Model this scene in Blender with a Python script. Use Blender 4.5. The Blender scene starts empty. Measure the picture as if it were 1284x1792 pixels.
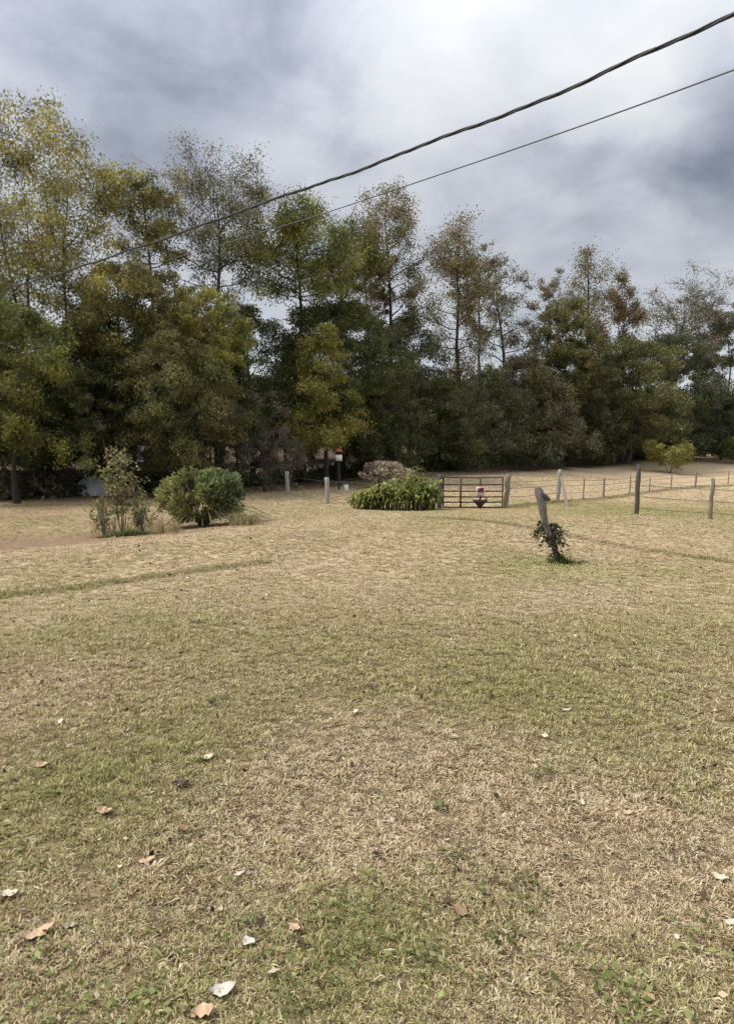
import bpy, math, random
import numpy as np
from mathutils import Vector

random.seed(7)
RNG = np.random.default_rng(11)
S = bpy.context.scene
COL = S.collection
PITCH = math.atan(121.0 / 1200.0)
CAMZ = 1.6

# ------------------------------------------------------------------ camera
cd = bpy.data.cameras.new('camera')
cam = bpy.data.objects.new('camera', cd)
COL.objects.link(cam)
cam.location = (0, 0, CAMZ)
cam.rotation_euler = (math.pi / 2 - PITCH, 0, 0)
cd.sensor_fit = 'VERTICAL'
cd.sensor_height = 24
cd.lens = 24 * 1200.0 / 1792.0
cd.clip_start = 0.05
cd.clip_end = 3000
S.camera = cam


def ray(px, py):
    u, v = (px - 642) / 1200.0, (py - 896) / 1200.0
    return np.array([u, math.cos(PITCH) - v * math.sin(PITCH), -math.sin(PITCH) - v * math.cos(PITCH)])


def at(px, py, Y):
    d = ray(px, py)
    return np.array([0, 0, CAMZ]) + d * (Y / d[1])


# ------------------------------------------------------------------ nodes
class N:
    def __init__(self, tree):
        self.t = tree
        self.n = tree.nodes
        self.l = tree.links

    def new(self, typ, **kw):
        nd = self.n.new(typ)
        for k, v in kw.items():
            setattr(nd, k, v)
        return nd

    def put(self, sock, val):
        if isinstance(val, bpy.types.NodeSocket):
            self.l.new(val, sock)
        elif val is not None:
            sock.default_value = val

    def math(self, op, a, b=None, clamp=False):
        nd = self.new('ShaderNodeMath', operation=op, use_clamp=clamp)
        self.put(nd.inputs[0], a)
        self.put(nd.inputs[1], b)
        return nd.outputs[0]

    def vmath(self, op, a, b=None, out=0):
        nd = self.new('ShaderNodeVectorMath', operation=op)
        self.put(nd.inputs[0], a)
        if b is not None:
            self.put(nd.inputs[1], b)
        return nd.outputs[out]

    def noise(self, vec, scale, detail=4, rough=.55, dist=0):
        nd = self.new('ShaderNodeTexNoise')
        if vec is not None:
            self.l.new(vec, nd.inputs['Vector'])
        nd.inputs['Scale'].default_value = scale
        nd.inputs['Detail'].default_value = detail
        nd.inputs['Roughness'].default_value = rough
        nd.inputs['Distortion'].default_value = dist
        return nd.outputs[0]

    def ramp(self, fac, stops, interp='LINEAR'):
        nd = self.new('ShaderNodeValToRGB')
        cr = nd.color_ramp
        cr.interpolation = interp
        while len(cr.elements) < len(stops):
            cr.elements.new(0.5)
        for e, (p, c) in zip(cr.elements, stops):
            e.position = p
            e.color = (c[0], c[1], c[2], 1) if not isinstance(c, (int, float)) else (c, c, c, 1)
        self.put(nd.inputs[0], fac)
        return nd.outputs[0]

    def mix(self, fac, a, b, blend='MIX'):
        nd = self.new('ShaderNodeMix', data_type='RGBA', blend_type=blend)
        self.put(nd.inputs[0], fac)
        self.put(nd.inputs[6], a if isinstance(a, bpy.types.NodeSocket) else (a[0], a[1], a[2], 1))
        self.put(nd.inputs[7], b if isinstance(b, bpy.types.NodeSocket) else (b[0], b[1], b[2], 1))
        return nd.outputs[2]

    def maprange(self, v, a, b, c=0.0, d=1.0):
        nd = self.new('ShaderNodeMapRange', interpolation_type='SMOOTHSTEP')
        self.put(nd.inputs[0], v)
        for i, x in enumerate((a, b, c, d)):
            nd.inputs[i + 1].default_value = x
        return nd.outputs[0]


# ------------------------------------------------------------------ sky and sun
SUN_EL, SUN_AZ = math.radians(52), math.radians(-95)   # azimuth measured from +Y towards +X
w = bpy.data.worlds.new('World')
S.world = w
w.use_nodes = True
g = N(w.node_tree)
g.n.clear()
out = g.new('ShaderNodeOutputWorld')
bg = g.new('ShaderNodeBackground')
bg.inputs['Strength'].default_value = 0.1
g.l.new(bg.outputs[0], out.inputs[0])
sky = g.new('ShaderNodeTexSky', sky_type='NISHITA')
sky.sun_disc = False
sky.sun_elevation = SUN_EL
sky.sun_rotation = SUN_AZ
tc = g.new('ShaderNodeTexCoord')
d0 = tc.outputs['Generated']
sep = g.new('ShaderNodeSeparateXYZ')
g.l.new(d0, sep.inputs[0])
zz = g.math('MAXIMUM', sep.outputs[2], 0.0)
den = g.math('ADD', zz, 0.22)
cmb = g.new('ShaderNodeCombineXYZ')
g.l.new(g.math('DIVIDE', sep.outputs[0], den), cmb.inputs[0])
g.l.new(g.math('DIVIDE', sep.outputs[1], den), cmb.inputs[1])
cp = cmb.outputs[0]
n1 = g.noise(cp, 1.2, 8, .54, .3)
n2 = g.noise(cp, 2.6, 7, .56, .35)
val = g.math('ADD', g.math('MULTIPLY', n1, .95), g.math('SUBTRACT', g.math('MULTIPLY', n2, .95), .45))
# large cloud masses, each a soft ellipse of direction broken up by the noise
warp = g.new('ShaderNodeTexNoise')
warp.inputs['Scale'].default_value = 5.0
warp.inputs['Detail'].default_value = 5
g.l.new(d0, warp.inputs['Vector'])
wv = g.vmath('SCALE', g.vmath('SUBTRACT', warp.outputs['Color'], (.5, .5, .5)))
wv.node.inputs['Scale'].default_value = 0.28
dw = g.vmath('ADD', d0, wv)
for (px, py, rx, ry, amt) in [
        (370, 95, .30, .17, -.27), (600, 40, .16, .12, -.09), (190, 260, .12, .12, -.10), (70, 100, .12, .09, .12),
        (870, 200, .34, .20, .15), (1010, 60, .3, .12, .08), (1285, 285, .12, .10, -.20), (1170, 350, .18, .04, -.16),
        (1000, 370, .25, .05, -.07), (900, 290, .1, .04, -.07), (1060, 255, .12, .03, .06), (1280, 90, .07, .08, -.14), (640, 235, .06, .05, -.06), (430, 240, .15, .05, .07),
        (10, 20, .08, .09, -.12), (1200, 430, .2, .03, -.06), (1000, 420, .3, .03, .05)]:
    c = ray(px, py)
    c /= np.linalg.norm(c)
    df = g.vmath('SUBTRACT', dw, tuple(c))
    df = g.vmath('MULTIPLY', df, (1 / rx, 1 / rx, 1 / ry))
    ln = g.vmath('LENGTH', df, out=1)
    b = g.maprange(ln, 0.25, 1.25, amt, 0.0)
    val = g.math('ADD', val, b)
cloud = g.ramp(val, [(.04, (.74, .8, .96)), (.3, (1.38, 1.46, 1.68)), (.52, (2.0, 2.08, 2.26)), (.80, (2.55, 2.58, 2.6))])
# pale band of thin cloud towards the horizon, overcast brightening towards the zenith
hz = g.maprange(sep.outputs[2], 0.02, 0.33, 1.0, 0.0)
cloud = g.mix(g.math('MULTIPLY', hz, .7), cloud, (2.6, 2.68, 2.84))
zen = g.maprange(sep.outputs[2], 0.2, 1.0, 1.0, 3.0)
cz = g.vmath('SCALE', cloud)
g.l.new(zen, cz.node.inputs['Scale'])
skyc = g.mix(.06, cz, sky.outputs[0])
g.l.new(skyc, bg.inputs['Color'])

sd = bpy.data.lights.new('sun', 'SUN')
sd.energy = 1.5
sd.angle = math.radians(14)
sd.color = (1.0, .95, .87)
sun = bpy.data.objects.new('sun', sd)
COL.objects.link(sun)
sv = Vector((math.cos(SUN_EL) * math.sin(SUN_AZ), math.cos(SUN_EL) * math.cos(SUN_AZ), math.sin(SUN_EL)))
sun.rotation_euler = sv.to_track_quat('Z', 'Y').to_euler()

vs = S.view_settings
vs.view_transform = 'Standard'
vs.look = 'None'
vs.gamma = 1
vs.use_curve_mapping = False
vs.exposure = 1.35


# ------------------------------------------------------------------ helpers
def tag(o, label=None, cat=None, group=None, kind=None):
    if label:
        o['label'] = label
    if cat:
        o['category'] = cat
    if group:
        o['group'] = group
    if kind:
        o['kind'] = kind
    return o


def thing(name, loc, label, cat, group=None):
    o = bpy.data.objects.new(name, None)
    COL.objects.link(o)
    o.location = [float(v) for v in loc]
    o.empty_display_size = .2
    return tag(o, label, cat, group)


class MB:
    """collects geometry in world coordinates; build() links it as one mesh object"""

    def __init__(self):
        self.v, self.f, self.nv = [], [], 0

    def add(self, v, f):
        v = np.asarray(v, float)
        self.v.append(v)
        self.f.append(np.asarray(f, int) + self.nv)
        self.nv += len(v)

    def tube(self, path, rad, k=6, cap=True):
        path = np.asarray(path, float)
        n = len(path)
        rad = np.broadcast_to(np.asarray(rad, float), (n,))
        t = np.gradient(path, axis=0)
        t /= np.linalg.norm(t, axis=1)[:, None] + 1e-9
        ref = np.array([0, 0, 1.]) if abs(t[0][2]) < .8 else np.array([1., 0, 0])
        a = np.cross(t, ref)
        a /= np.linalg.norm(a, axis=1)[:, None] + 1e-9
        b = np.cross(t, a)
        th = np.arange(k) * 2 * math.pi / k
        ring = path[:, None] + rad[:, None, None] * (np.cos(th)[None, :, None] * a[:, None] + np.sin(th)[None, :, None] * b[:, None])
        i = np.arange(n - 1)[:, None] * k
        j = np.arange(k)[None]
        j2 = (j + 1) % k
        f = np.stack([i + j, i + j2, i + k + j2, i + k + j], -1).reshape(-1, 4)
        self.add(ring.reshape(-1, 3), f)
        if cap:
            for e, c in ((0, path[0]), (n - 1, path[-1])):
                vv = np.vstack([ring[e], c])
                ff = [[q, (q + 1) % k, k, k] for q in range(k)]
                self.add(vv, ff)

    def sticks(self, P0, P1, r0, r1, k=3):
        n = len(P0)
        if n == 0:
            return
        t = P1 - P0
        t /= np.linalg.norm(t, axis=1)[:, None] + 1e-9
        ref = np.where(np.abs(t[:, 2:3]) < .8, np.array([[0, 0, 1.]]), np.array([[1., 0, 0]]))
        a = np.cross(t, ref)
        a /= np.linalg.norm(a, axis=1)[:, None] + 1e-9
        b = np.cross(t, a)
        th = np.arange(k) * 2 * math.pi / k
        o = np.cos(th)[None, :, None] * a[:, None] + np.sin(th)[None, :, None] * b[:, None]
        r0 = np.broadcast_to(r0, (n,))
        r1 = np.broadcast_to(r1, (n,))
        v = np.concatenate([P0[:, None] + o * r0[:, None, None], P1[:, None] + o * r1[:, None, None]], 1)
        i = np.arange(n)[:, None] * 2 * k
        j = np.arange(k)[None]
        j2 = (j + 1) % k
        f = np.stack([i + j, i + j2, i + k + j2, i + k + j], -1).reshape(-1, 4)
        self.add(v.reshape(-1, 3), f)

    def leaves(self, C, size, wid=.55, up=.5, rng=RNG, axis=None, tri=False):
        n = len(C)
        size = np.broadcast_to(size, (n,))
        a = rng.normal(size=(n, 3)) if axis is None else axis + rng.normal(size=(n, 3)) * .35
        a /= np.linalg.norm(a, axis=1)[:, None] + 1e-9
        nn = rng.normal(size=(n, 3)) + np.array([0, 0, up])
        b = np.cross(a, nn)
        b /= np.linalg.norm(b, axis=1)[:, None] + 1e-9
        a = a * size[:, None]
        b = b * (size * wid)[:, None]
        if tri:
            v = np.stack([C - a * .5, C + a * .5 + b * .25, C + a * .1 - b * .75], 1).reshape(-1, 3)
            i = np.arange(n)[:, None] * 3
            self.add(v, i + np.array([[0, 1, 2, 2]]))
            return
        v = np.stack([C - a * .5, C - a * .05 + b * .5, C + a * .5, C - a * .05 - b * .5], 1).reshape(-1, 3)
        i = np.arange(n)[:, None] * 4
        self.add(v, i + np.arange(4)[None])

    def box(self, c, s, ax=None, bev=0):
        c = np.asarray(c, float)
        s = np.asarray(s, float) / 2
        ax = np.eye(3) if ax is None else np.asarray(ax, float)
        sg = np.array([[-1, -1, -1], [1, -1, -1], [1, 1, -1], [-1, 1, -1], [-1, -1, 1], [1, -1, 1], [1, 1, 1], [-1, 1, 1]])
        v = c + (sg * s) @ ax
        self.add(v, [[0, 3, 2, 1], [4, 5, 6, 7], [0, 1, 5, 4], [1, 2, 6, 5], [2, 3, 7, 6], [3, 0, 4, 7]])

    def build(self, name, mat, parent=None, smooth=False):
        V = np.concatenate(self.v)
        F = np.concatenate(self.f)
        if parent is not None:
            V = V - np.array(parent.location) if parent.parent is None else V - np.array(parent.location) - np.array(parent.parent.location)
        tri = F[:, 2] == F[:, 3]
        ln = np.where(tri, 3, 4)
        keep = np.ones(F.shape, bool)
        keep[:, 3] = ~tri
        me = bpy.data.meshes.new(name)
        me.vertices.add(len(V))
        me.vertices.foreach_set('co', V.astype(np.float32).ravel())
        me.loops.add(int(ln.sum()))
        me.loops.foreach_set('vertex_index', F[keep].astype(np.int32))
        me.polygons.add(len(F))
        st = np.concatenate([[0], np.cumsum(ln)[:-1]])
        me.polygons.foreach_set('loop_start', st.astype(np.int32))
        me.polygons.foreach_set('loop_total', ln.astype(np.int32))
        me.update(calc_edges=True)
        if smooth:
            me.polygons.foreach_set('use_smooth', np.ones(len(F), bool))
        me.materials.append(mat)
        o = bpy.data.objects.new(name, me)
        COL.objects.link(o)
        if parent is not None:
            o.parent = parent
        return o


def vnoise(x, y, seed=0):
    def h(i, j):
        q = np.sin(i * 127.1 + j * 311.7 + seed * 74.7) * 43758.5453
        return q - np.floor(q)
    i, j = np.floor(x), np.floor(y)
    fx, fy = x - i, y - j
    fx = fx * fx * (3 - 2 * fx)
    fy = fy * fy * (3 - 2 * fy)
    return (h(i, j) * (1 - fx) + h(i + 1, j) * fx) * (1 - fy) + (h(i, j + 1) * (1 - fx) + h(i + 1, j + 1) * fx) * fy


def fbm(x, y, seed=0, o=4):
    s, a, t = 0, 1, 0
    for k in range(o):
        s = s + a * vnoise(x * 2 ** k + 17 * k, y * 2 ** k - 9 * k, seed + k)
        t += a
        a *= .55
    return s / t


# ------------------------------------------------------------------ materials
def new_mat(name):
    m = bpy.data.materials.new(name)
    m.use_nodes = True
    q = N(m.node_tree)
    q.n.clear()
    o = q.new('ShaderNodeOutputMaterial')
    return m, q, o


def leaf_mat(name, cols, cols2=None, trans=.42, scale=.5):
    m, q, o = new_mat(name)
    ge = q.new('ShaderNodeNewGeometry')
    rnd = ge.outputs['Random Per Island']
    k = len(cols)
    c = q.ramp(rnd, [((i + .5) / k, cc) for i, cc in enumerate(cols)])
    if cols2:
        c2 = q.ramp(rnd, [((i + .5) / len(cols2), cc) for i, cc in enumerate(cols2)])
        nz = q.noise(ge.outputs['Position'], scale, 3)
        c = q.mix(q.maprange(nz, .47, .6), c, c2)
    hsv = q.new('ShaderNodeHueSaturation')
    q.put(hsv.inputs['Value'], q.maprange(q.noise(ge.outputs['Position'], scale * 3.2, 2), .35, .68, .6, 1.5))
    q.put(hsv.inputs['Color'], c)
    c = hsv.outputs[0]
    df = q.new('ShaderNodeBsdfPrincipled')
    q.put(df.inputs['Base Color'], c)
    df.inputs['Roughness'].default_value = .6
    df.inputs['Specular IOR Level'].default_value = .25
    tr = q.new('ShaderNodeBsdfTranslucent')
    q.put(tr.inputs['Color'], c)
    mx = q.new('ShaderNodeMixShader')
    mx.inputs[0].default_value = trans
    q.l.new(df.outputs[0], mx.inputs[1])
    q.l.new(tr.outputs[0], mx.inputs[2])
    q.l.new(mx.outputs[0], o.inputs[0])
    return m


def rough_mat(name, c1, c2, scale=6, stretch=(1, 1, 1), rough=.85, bump=.3, metal=0, c3=None):
    m, q, o = new_mat(name)
    tcn = q.new('ShaderNodeTexCoord')
    v = q.vmath('MULTIPLY', tcn.outputs['Object'], stretch)
    nz = q.noise(v, scale, 6, .65, .4)
    stops = [(.3, c1), (.7, c2)] if c3 is None else [(.28, c1), (.5, c2), (.68, c3)]
    c = q.ramp(nz, stops)
    p = q.new('ShaderNodeBsdfPrincipled')
    q.put(p.inputs['Base Color'], c)
    p.inputs['Roughness'].default_value = rough
    p.inputs['Metallic'].default_value = metal
    if bump:
        bp = q.new('ShaderNodeBump')
        bp.inputs['Strength'].default_value = bump
        bp.inputs['Distance'].default_value = .02
        q.put(bp.inputs['Height'], nz)
        q.l.new(bp.outputs[0], p.inputs['Normal'])
    q.l.new(p.outputs[0], o.inputs[0])
    return m


DG = [(.06, .075, .026), (.093, .108, .04), (.13, .138, .056)]
GR = [(.075, .09, .026), (.12, .135, .044), (.17, .18, .065)]
OL = [(.125, .12, .045), (.18, .165, .063), (.235, .215, .095)]
GO = [(.23, .205, .05), (.33, .29, .08), (.42, .365, .12)]
YG = [(.15, .16, .035), (.25, .25, .06), (.34, .33, .10)]
RU = [(.15, .11, .05), (.22, .165, .08), (.30, .23, .12)]
BR = [(.125, .11, .065), (.185, .165, .10), (.26, .23, .145)]
GY = [(.15, .14, .095), (.21, .20, .14), (.28, .26, .18)]
BG = [(.07, .08, .05), (.105, .115, .07), (.145, .152, .092)]
PK = [(.14, .11, .095), (.21, .165, .14), (.28, .225, .185)]
PAL = {
    'gold': leaf_mat('gold_leaves', GO, OL), 'olive': leaf_mat('olive_leaves', OL, GR), 'dark': leaf_mat('dark_leaves', DG, GR),
    'green': leaf_mat('green_leaves', GR, YG), 'yellow': leaf_mat('yellow_green_leaves', YG, GO), 'rust': leaf_mat('rust_leaves', RU, OL),
    'brown': leaf_mat('brown_leaves', BR, OL), 'grey': leaf_mat('grey_olive_leaves', GY, OL), 'blue': leaf_mat('blue_green_leaves', BG, DG),
    'mixed': leaf_mat('mixed_autumn_leaves', GR, GO), 'goldolive': leaf_mat('gold_olive_leaves', OL, GO),
    'darkbrown': leaf_mat('dark_brown_green_leaves', DG, BR), 'pink': leaf_mat('dry_pinkish_leaves', PK, BR),
    'greyrust': leaf_mat('grey_rust_leaves', GY, RU), 'yellowdark': leaf_mat('yellow_and_dark_leaves', YG, DG),
}
BARK = rough_mat('grey_brown_bark', (.035, .03, .025), (.10, .088, .075), 5, (6, 6, 1), .95, .6)
BARKD = rough_mat('dark_bark', (.02, .016, .013), (.055, .045, .036), 5, (6, 6, 1), .95, .6)
BARKL = rough_mat('pale_grey_bark', (.10, .09, .08), (.2, .185, .165), 5, (6, 6, 1), .95, .5)
BARKP = rough_mat('purple_brown_twigs', (.055, .04, .036), (.11, .085, .075), 6, (4, 4, 1), .95, .3)
WOOD = rough_mat('weathered_grey_wood', (.05, .042, .035), (.14, .125, .11), 4, (14, 14, 1), .9, 1.0, c3=(.25, .225, .205))
WOODD = rough_mat('dark_weathered_wood', (.035, .03, .026), (.12, .105, .09), 4, (14, 14, 1), .9, .8)
WOODT = rough_mat('tan_weathered_wood', (.12, .10, .075), (.26, .22, .17), 4, (14, 14, 1), .9, .8)
WOODW = rough_mat('pale_weathered_wood', (.2, .185, .16), (.36, .34, .3), 4, (14, 14, 1), .9, .6)
RUST = rough_mat('rusty_brown_tube', (.045, .02, .015), (.11, .06, .045), 9, (1, 1, 1), .65, .2, .3)
WIRE = rough_mat('dull_fence_wire', (.10, .085, .075), (.2, .18, .16), 8, (1, 1, 1), .6, 0, .5)
CABLE = rough_mat('black_cable_sheath', (.006, .006, .009), (.014, .013, .018), 3, (1, 1, 1), .55, .1)
CABLE2 = rough_mat('grey_cable_sheath', (.05, .05, .058), (.08, .08, .09), 3, (1, 1, 1), .55, .1)

# ------------------------------------------------------------------ terrain
ctrl = [at(*p) for p in [
    (975, 985, 10.9), (100, 1040, 8.3), (0, 968, 11.6), (225, 945, 13.2), (450, 923, 15.0), (640, 905, 18.5), (700, 898, 22),
    (0, 952, 14.5), (-150, 955, 14), (0, 925, 19), (0, 900, 24), (60, 882, 29), (250, 934, 17), (340, 925, 17.5), (470, 890, 24), (420, 868, 33),
    (502, 866, 33.5), (572, 882, 29), (600, 889, 26.5), (690, 893, 26), (773, 890, 27), (884, 890, 27), (800, 838, 47),
    (800, 820, 60), (1117, 900, 21), (1247, 910, 20), (1284, 960, 13), (985, 880, 31), (1057, 873, 38), (1137, 862, 44),
    (1218, 853, 52), (1284, 849, 56), (1168, 828, 65), (960, 805, 75), (1100, 803, 80), (1284, 797, 90), (900, 812, 66),
    (-200, 886, 29), (-400, 890, 28), (200, 868, 34), (600, 850, 42), (1000, 842, 49)]]
ctrl += [np.array(p, float) for p in [
    (-3, -5, 0), (0, -5, 0), (3, -5, 0), (-3, 0, 0), (0, 0, 0), (3, 0, 0), (-3, 3, 0), (0, 3, 0), (3, 3, 0), (-3, 6, -.07), (0, 6, -.05), (3, 6, -.08),
    (-100, 120, .4), (0, 140, .4), (120, 150, .8), (-150, 50, 0), (150, 60, -1), (-60, -60, .3), (60, -60, .3), (0, -20, .1),
    (-40, 10, -.9), (40, 10, -.6), (300, 300, 1), (-300, 300, 1), (0, 400, 1), (300, -200, .5), (-300, -200, .5)]]
ctrl = np.array(ctrl)


def tps(r2):
    return np.where(r2 > 1e-9, .5 * r2 * np.log(r2 + 1e-12), 0)


_n = len(ctrl)
_A = np.zeros((_n + 3, _n + 3))
_r2 = ((ctrl[:, None, :2] - ctrl[None, :, :2]) ** 2).sum(-1)
_A[:_n, :_n] = tps(_r2) + np.eye(_n) * .15
_P = np.hstack([np.ones((_n, 1)), ctrl[:, :2]])
_A[:_n, _n:] = _P
_A[_n:, :_n] = _P.T
_W = np.linalg.solve(_A, np.concatenate([ctrl[:, 2], np.zeros(3)]))


def height(x, y):
    x = np.atleast_1d(np.asarray(x, float))
    y = np.atleast_1d(np.asarray(y, float))
    q = np.hypot(x, y)
    k = np.minimum(1, 330 / np.maximum(q, 1))
    x, y = x * k, y * k
    z = _W[_n] + _W[_n + 1] * x + _W[_n + 2] * y
    for c, wgt in zip(ctrl, _W[:_n]):
        z = z + wgt * tps((x - c[0]) ** 2 + (y - c[1]) ** 2)
    near = np.clip((40 - q) / 30, 0, 1)
    z = z + near * (fbm(x * 1.1, y * 1.1, 3, 3) - .5) * .035
    return z


def hz1(x, y):
    return float(height(x, y)[0])


def gp(px, py):
    """where the line of sight through a picture point first meets the ground"""
    d = ray(px, py)
    t = np.geomspace(1, 200, 1500)
    p = np.array([0, 0, CAMZ]) + d * t[:, None]
    i = np.argmax(p[:, 2] < height(p[:, 0], p[:, 1]))
    return p[i]


def poly_d(x, y, pts):
    best = np.full(x.shape, 1e9)
    for a, b in zip(pts[:-1], pts[1:]):
        ab = b[:2] - a[:2]
        t = np.clip(((x - a[0]) * ab[0] + (y - a[1]) * ab[1]) / (ab @ ab + 1e-9), 0, 1)
        best = np.minimum(best, np.hypot(x - a[0] - t * ab[0], y - a[1] - t * ab[1]))
    return best


def P(*pts):
    return [gp(*p) for p in pts]


RIDGE = P((-120, 1062), (0, 1045), (150, 1028), (300, 1006), (460, 985))
RIDGE2 = P((740, 907), (840, 912), (930, 925), (1030, 945), (1160, 968), (1284, 985))
BROW = P((-200, 985), (0, 966), (225, 944), (450, 922), (640, 905), (770, 895))
DRIVE = [at(-300, 955, 14.6), at(-60, 955, 14.6), at(80, 949, 15.2), at(250, 936, 16.6), at(360, 926, 17.6)]
DRIVE2 = P((420, 915), (520, 906), (620, 896), (720, 894), (900, 893), (990, 897))
FARF = [gp(890, 889)] + P((985, 879), (1057, 873), (1137, 862), (1218, 853), (1284, 850))
GREENS = [(gp(px, py), r, a) for px, py, r, a in [
    (330, 1300, .7, .45), (60, 1400, .5, .45), (640, 1640, .32, .6), (1100, 1310, .7, .35), (880, 1570, .25, .45), (1200, 1720, .3, .3),
    (300, 1740, .3, .2), (870, 1000, 1.6, .35), (1130, 1110, 1.2, .3), (300, 1120, 1.2, .25), (850, 1230, .6, .3), (620, 1140, .8, .25),
    (1230, 880, 3.5, .5), (1050, 885, 3.0, .4), (20, 915, 2.0, .3), (970, 985, .7, .5),
    (900, 1150, .8, .2), (720, 1380, .75, -.5), (560, 1340, .5, -.35), (930, 1450, .5, -.45), (1150, 1500, .5, -.35), (420, 1560, .4, -.2),
    (1000, 1050, 1.0, -.35), (700, 960, 3, -.25), (1100, 940, 2.5, -.3), (500, 1000, 2, -.2), (860, 1700, .3, -.25)]]


def paint(x, y):
    """how green (living grass) and how bare (dry earth) the ground is"""
    q = np.hypot(x, y)
    gr = .31 + (fbm(x * .9, y * .9, 5) - .5) * .65 + (fbm(x * 4, y * 4, 8, 2) - .5) * .35
    for c, r, a in GREENS:
        gr = gr + a * np.exp(-((x - c[0]) ** 2 + (y - c[1]) ** 2) / (r * r))
    rd = poly_d(x, y, RIDGE)
    gr = gr + .55 * np.exp(-(rd / .16) ** 2)
    gr = gr + .35 * np.exp(-(poly_d(x, y, RIDGE2) / .13) ** 2)
    fd = poly_d(x, y, FARF)
    gr = gr + .4 * np.exp(-(fd / .5) ** 2)
    bd = poly_d(x, y - .7 + 1.4, BROW)
    gr = gr - .45 * np.exp(-(bd / .7) ** 2) * (x < 1)
    bx_, by_ = np.array([p_[0] for p_ in BROW]), np.array([p_[1] for p_ in BROW])
    dB = y - np.interp(x, bx_, by_) + (fbm(x * .9, y * 1.3, 44, 2) - .5) * .4
    wB = np.clip((-2.0 - x) / 2.5, 0, 1)
    gr = gr + wB * (-.35 * np.clip(1 - np.abs(dB + .7) / .9, 0, 1) + .25 * np.clip(1 - np.abs(dB - 6.5) / 2.5, 0, 1))
    paddock = np.clip((12 + .45 * (x - 5) - .0 * y - (y - 15)) / 4, 0, 1) * np.clip((y - 19.5) / 1, 0, 1) * np.clip((x - 5.5) / 1.5, 0, 1)
    gr = gr + .32 * paddock
    far = np.clip((y - 30) / 10, 0, 1) * np.clip((x - 4) / 4, 0, 1)
    gr = gr - .35 * far * np.clip(1 - paddock * 2, 0, 1)
    edge = np.clip((y - (60 + .9 * (x - 8))) / 8, 0, 1) * (x > 0)
    gr = gr + .4 * edge
    di = 1.3 * np.exp(-(poly_d(x, y, DRIVE) / 1.2) ** 2) + .6 * np.exp(-(poly_d(x, y, DRIVE2) / .9) ** 2)
    di = di + wB * 1.2 * np.clip(dB / .12 + .3, 0, 1) * np.clip((4.2 - dB) / 2, 0, 1)
    di = di * (.35 + 1.0 * fbm(x * 1.5, y * .8, 21, 3)) + .25 * np.clip(fbm(x * 1.3, y * 1.3, 31, 3) * 3 - 1.9, 0, 1)
    for px, py, r, a in DIRTS:
        pass
    wood = np.clip((y - (29.5 + np.clip((x + 8) * 1.15, 0, 200) + 2)) / 3, 0, 1)
    di = di + .3 * far + .55 * wB * np.clip(dB / .3, 0, 1) * (.5 + fbm(x * .5, y * 1.2, 52, 3))
    return np.clip(gr, 0, 1), np.clip(di, 0, 1)


def shaded_wood_floor(x, y):
    return np.clip((y - (30.2 + np.clip((x + 9.5) * 1.12, 0, 200)) + (fbm(x * .5, y * .5, 90, 2) - .5) * 3) / 2.5, 0, 1)  # mask for the litter colour that carries the shade under the trees


DIRTS = []

th = np.radians(np.concatenate([np.linspace(-180, -52, 60, endpoint=False), np.linspace(-52, 52, 330), np.linspace(52, 180, 60, endpoint=False)[1:]]))
rr = np.concatenate([[.25], np.geomspace(.6, 120, 300), np.geomspace(125, 1200, 26)])
RR, TH = np.meshgrid(rr, th, indexing='ij')
GX, GY_ = RR * np.sin(TH), RR * np.cos(TH)
GZ = height(GX.ravel(), GY_.ravel())
nt = len(th)
V = np.stack([GX.ravel(), GY_.ravel(), GZ], 1)
i = np.arange(len(rr) - 1)[:, None] * nt
j = np.arange(nt)[None]
j2 = (j + 1) % nt
F = np.stack([i + j, i + j2, i + nt + j2, i + nt + j], -1).reshape(-1, 4)[:, ::-1]
gm, q, o = new_mat('dormant_lawn')
ge = q.new('ShaderNodeNewGeometry')
pos = ge.outputs['Position']
ag = q.new('ShaderNodeAttribute', attribute_name='green')
ad = q.new('ShaderNodeAttribute', attribute_name='dirt')
nA = q.noise(pos, 38, 5, .7)
nB = q.noise(pos, 9, 5, .65)
nC = q.noise(pos, 1.6, 4, .6)
mixn = q.math('ADD', q.math('MULTIPLY', nA, .5), q.math('ADD', q.math('MULTIPLY', nB, .3), q.math('MULTIPLY', nC, .2)))
straw = q.ramp(mixn, [(.30, (.18, .12, .065)), (.43, (.39, .295, .175)), (.55, (.54, .43, .275)), (.70, (.65, .54, .365))])
gre = q.ramp(mixn, [(.30, (.12, .115, .04)), (.45, (.28, .255, .10)), (.57, (.40, .36, .155)), (.70, (.48, .43, .21))])
c = q.mix(q.maprange(q.math('ADD', ag.outputs['Fac'], q.math('MULTIPLY', q.math('SUBTRACT', nB, .5), .9)), .2, .85), straw, gre)
dirt = q.ramp(mixn, [(.3, (.12, .07, .045)), (.5, (.25, .16, .105)), (.7, (.38, .27, .19))])
c = q.mix(q.maprange(q.math('ADD', ad.outputs['Fac'], q.math('MULTIPLY', q.math('SUBTRACT', nB, .5), .5)), .1, .9), c, dirt)
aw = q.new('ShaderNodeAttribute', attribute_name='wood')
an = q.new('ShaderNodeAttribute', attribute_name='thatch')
litter = q.ramp(mixn, [(.3, (.03, .02, .014)), (.5, (.075, .05, .033)), (.7, (.15, .105, .07))])  # leaf-litter brown, also dark enough to stand in for shade under the trees
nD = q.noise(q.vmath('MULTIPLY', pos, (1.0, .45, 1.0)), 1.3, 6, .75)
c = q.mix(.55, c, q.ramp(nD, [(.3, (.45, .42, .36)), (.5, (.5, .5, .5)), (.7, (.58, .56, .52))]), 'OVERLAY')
c = q.mix(aw.outputs['Fac'], c, litter)
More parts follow.
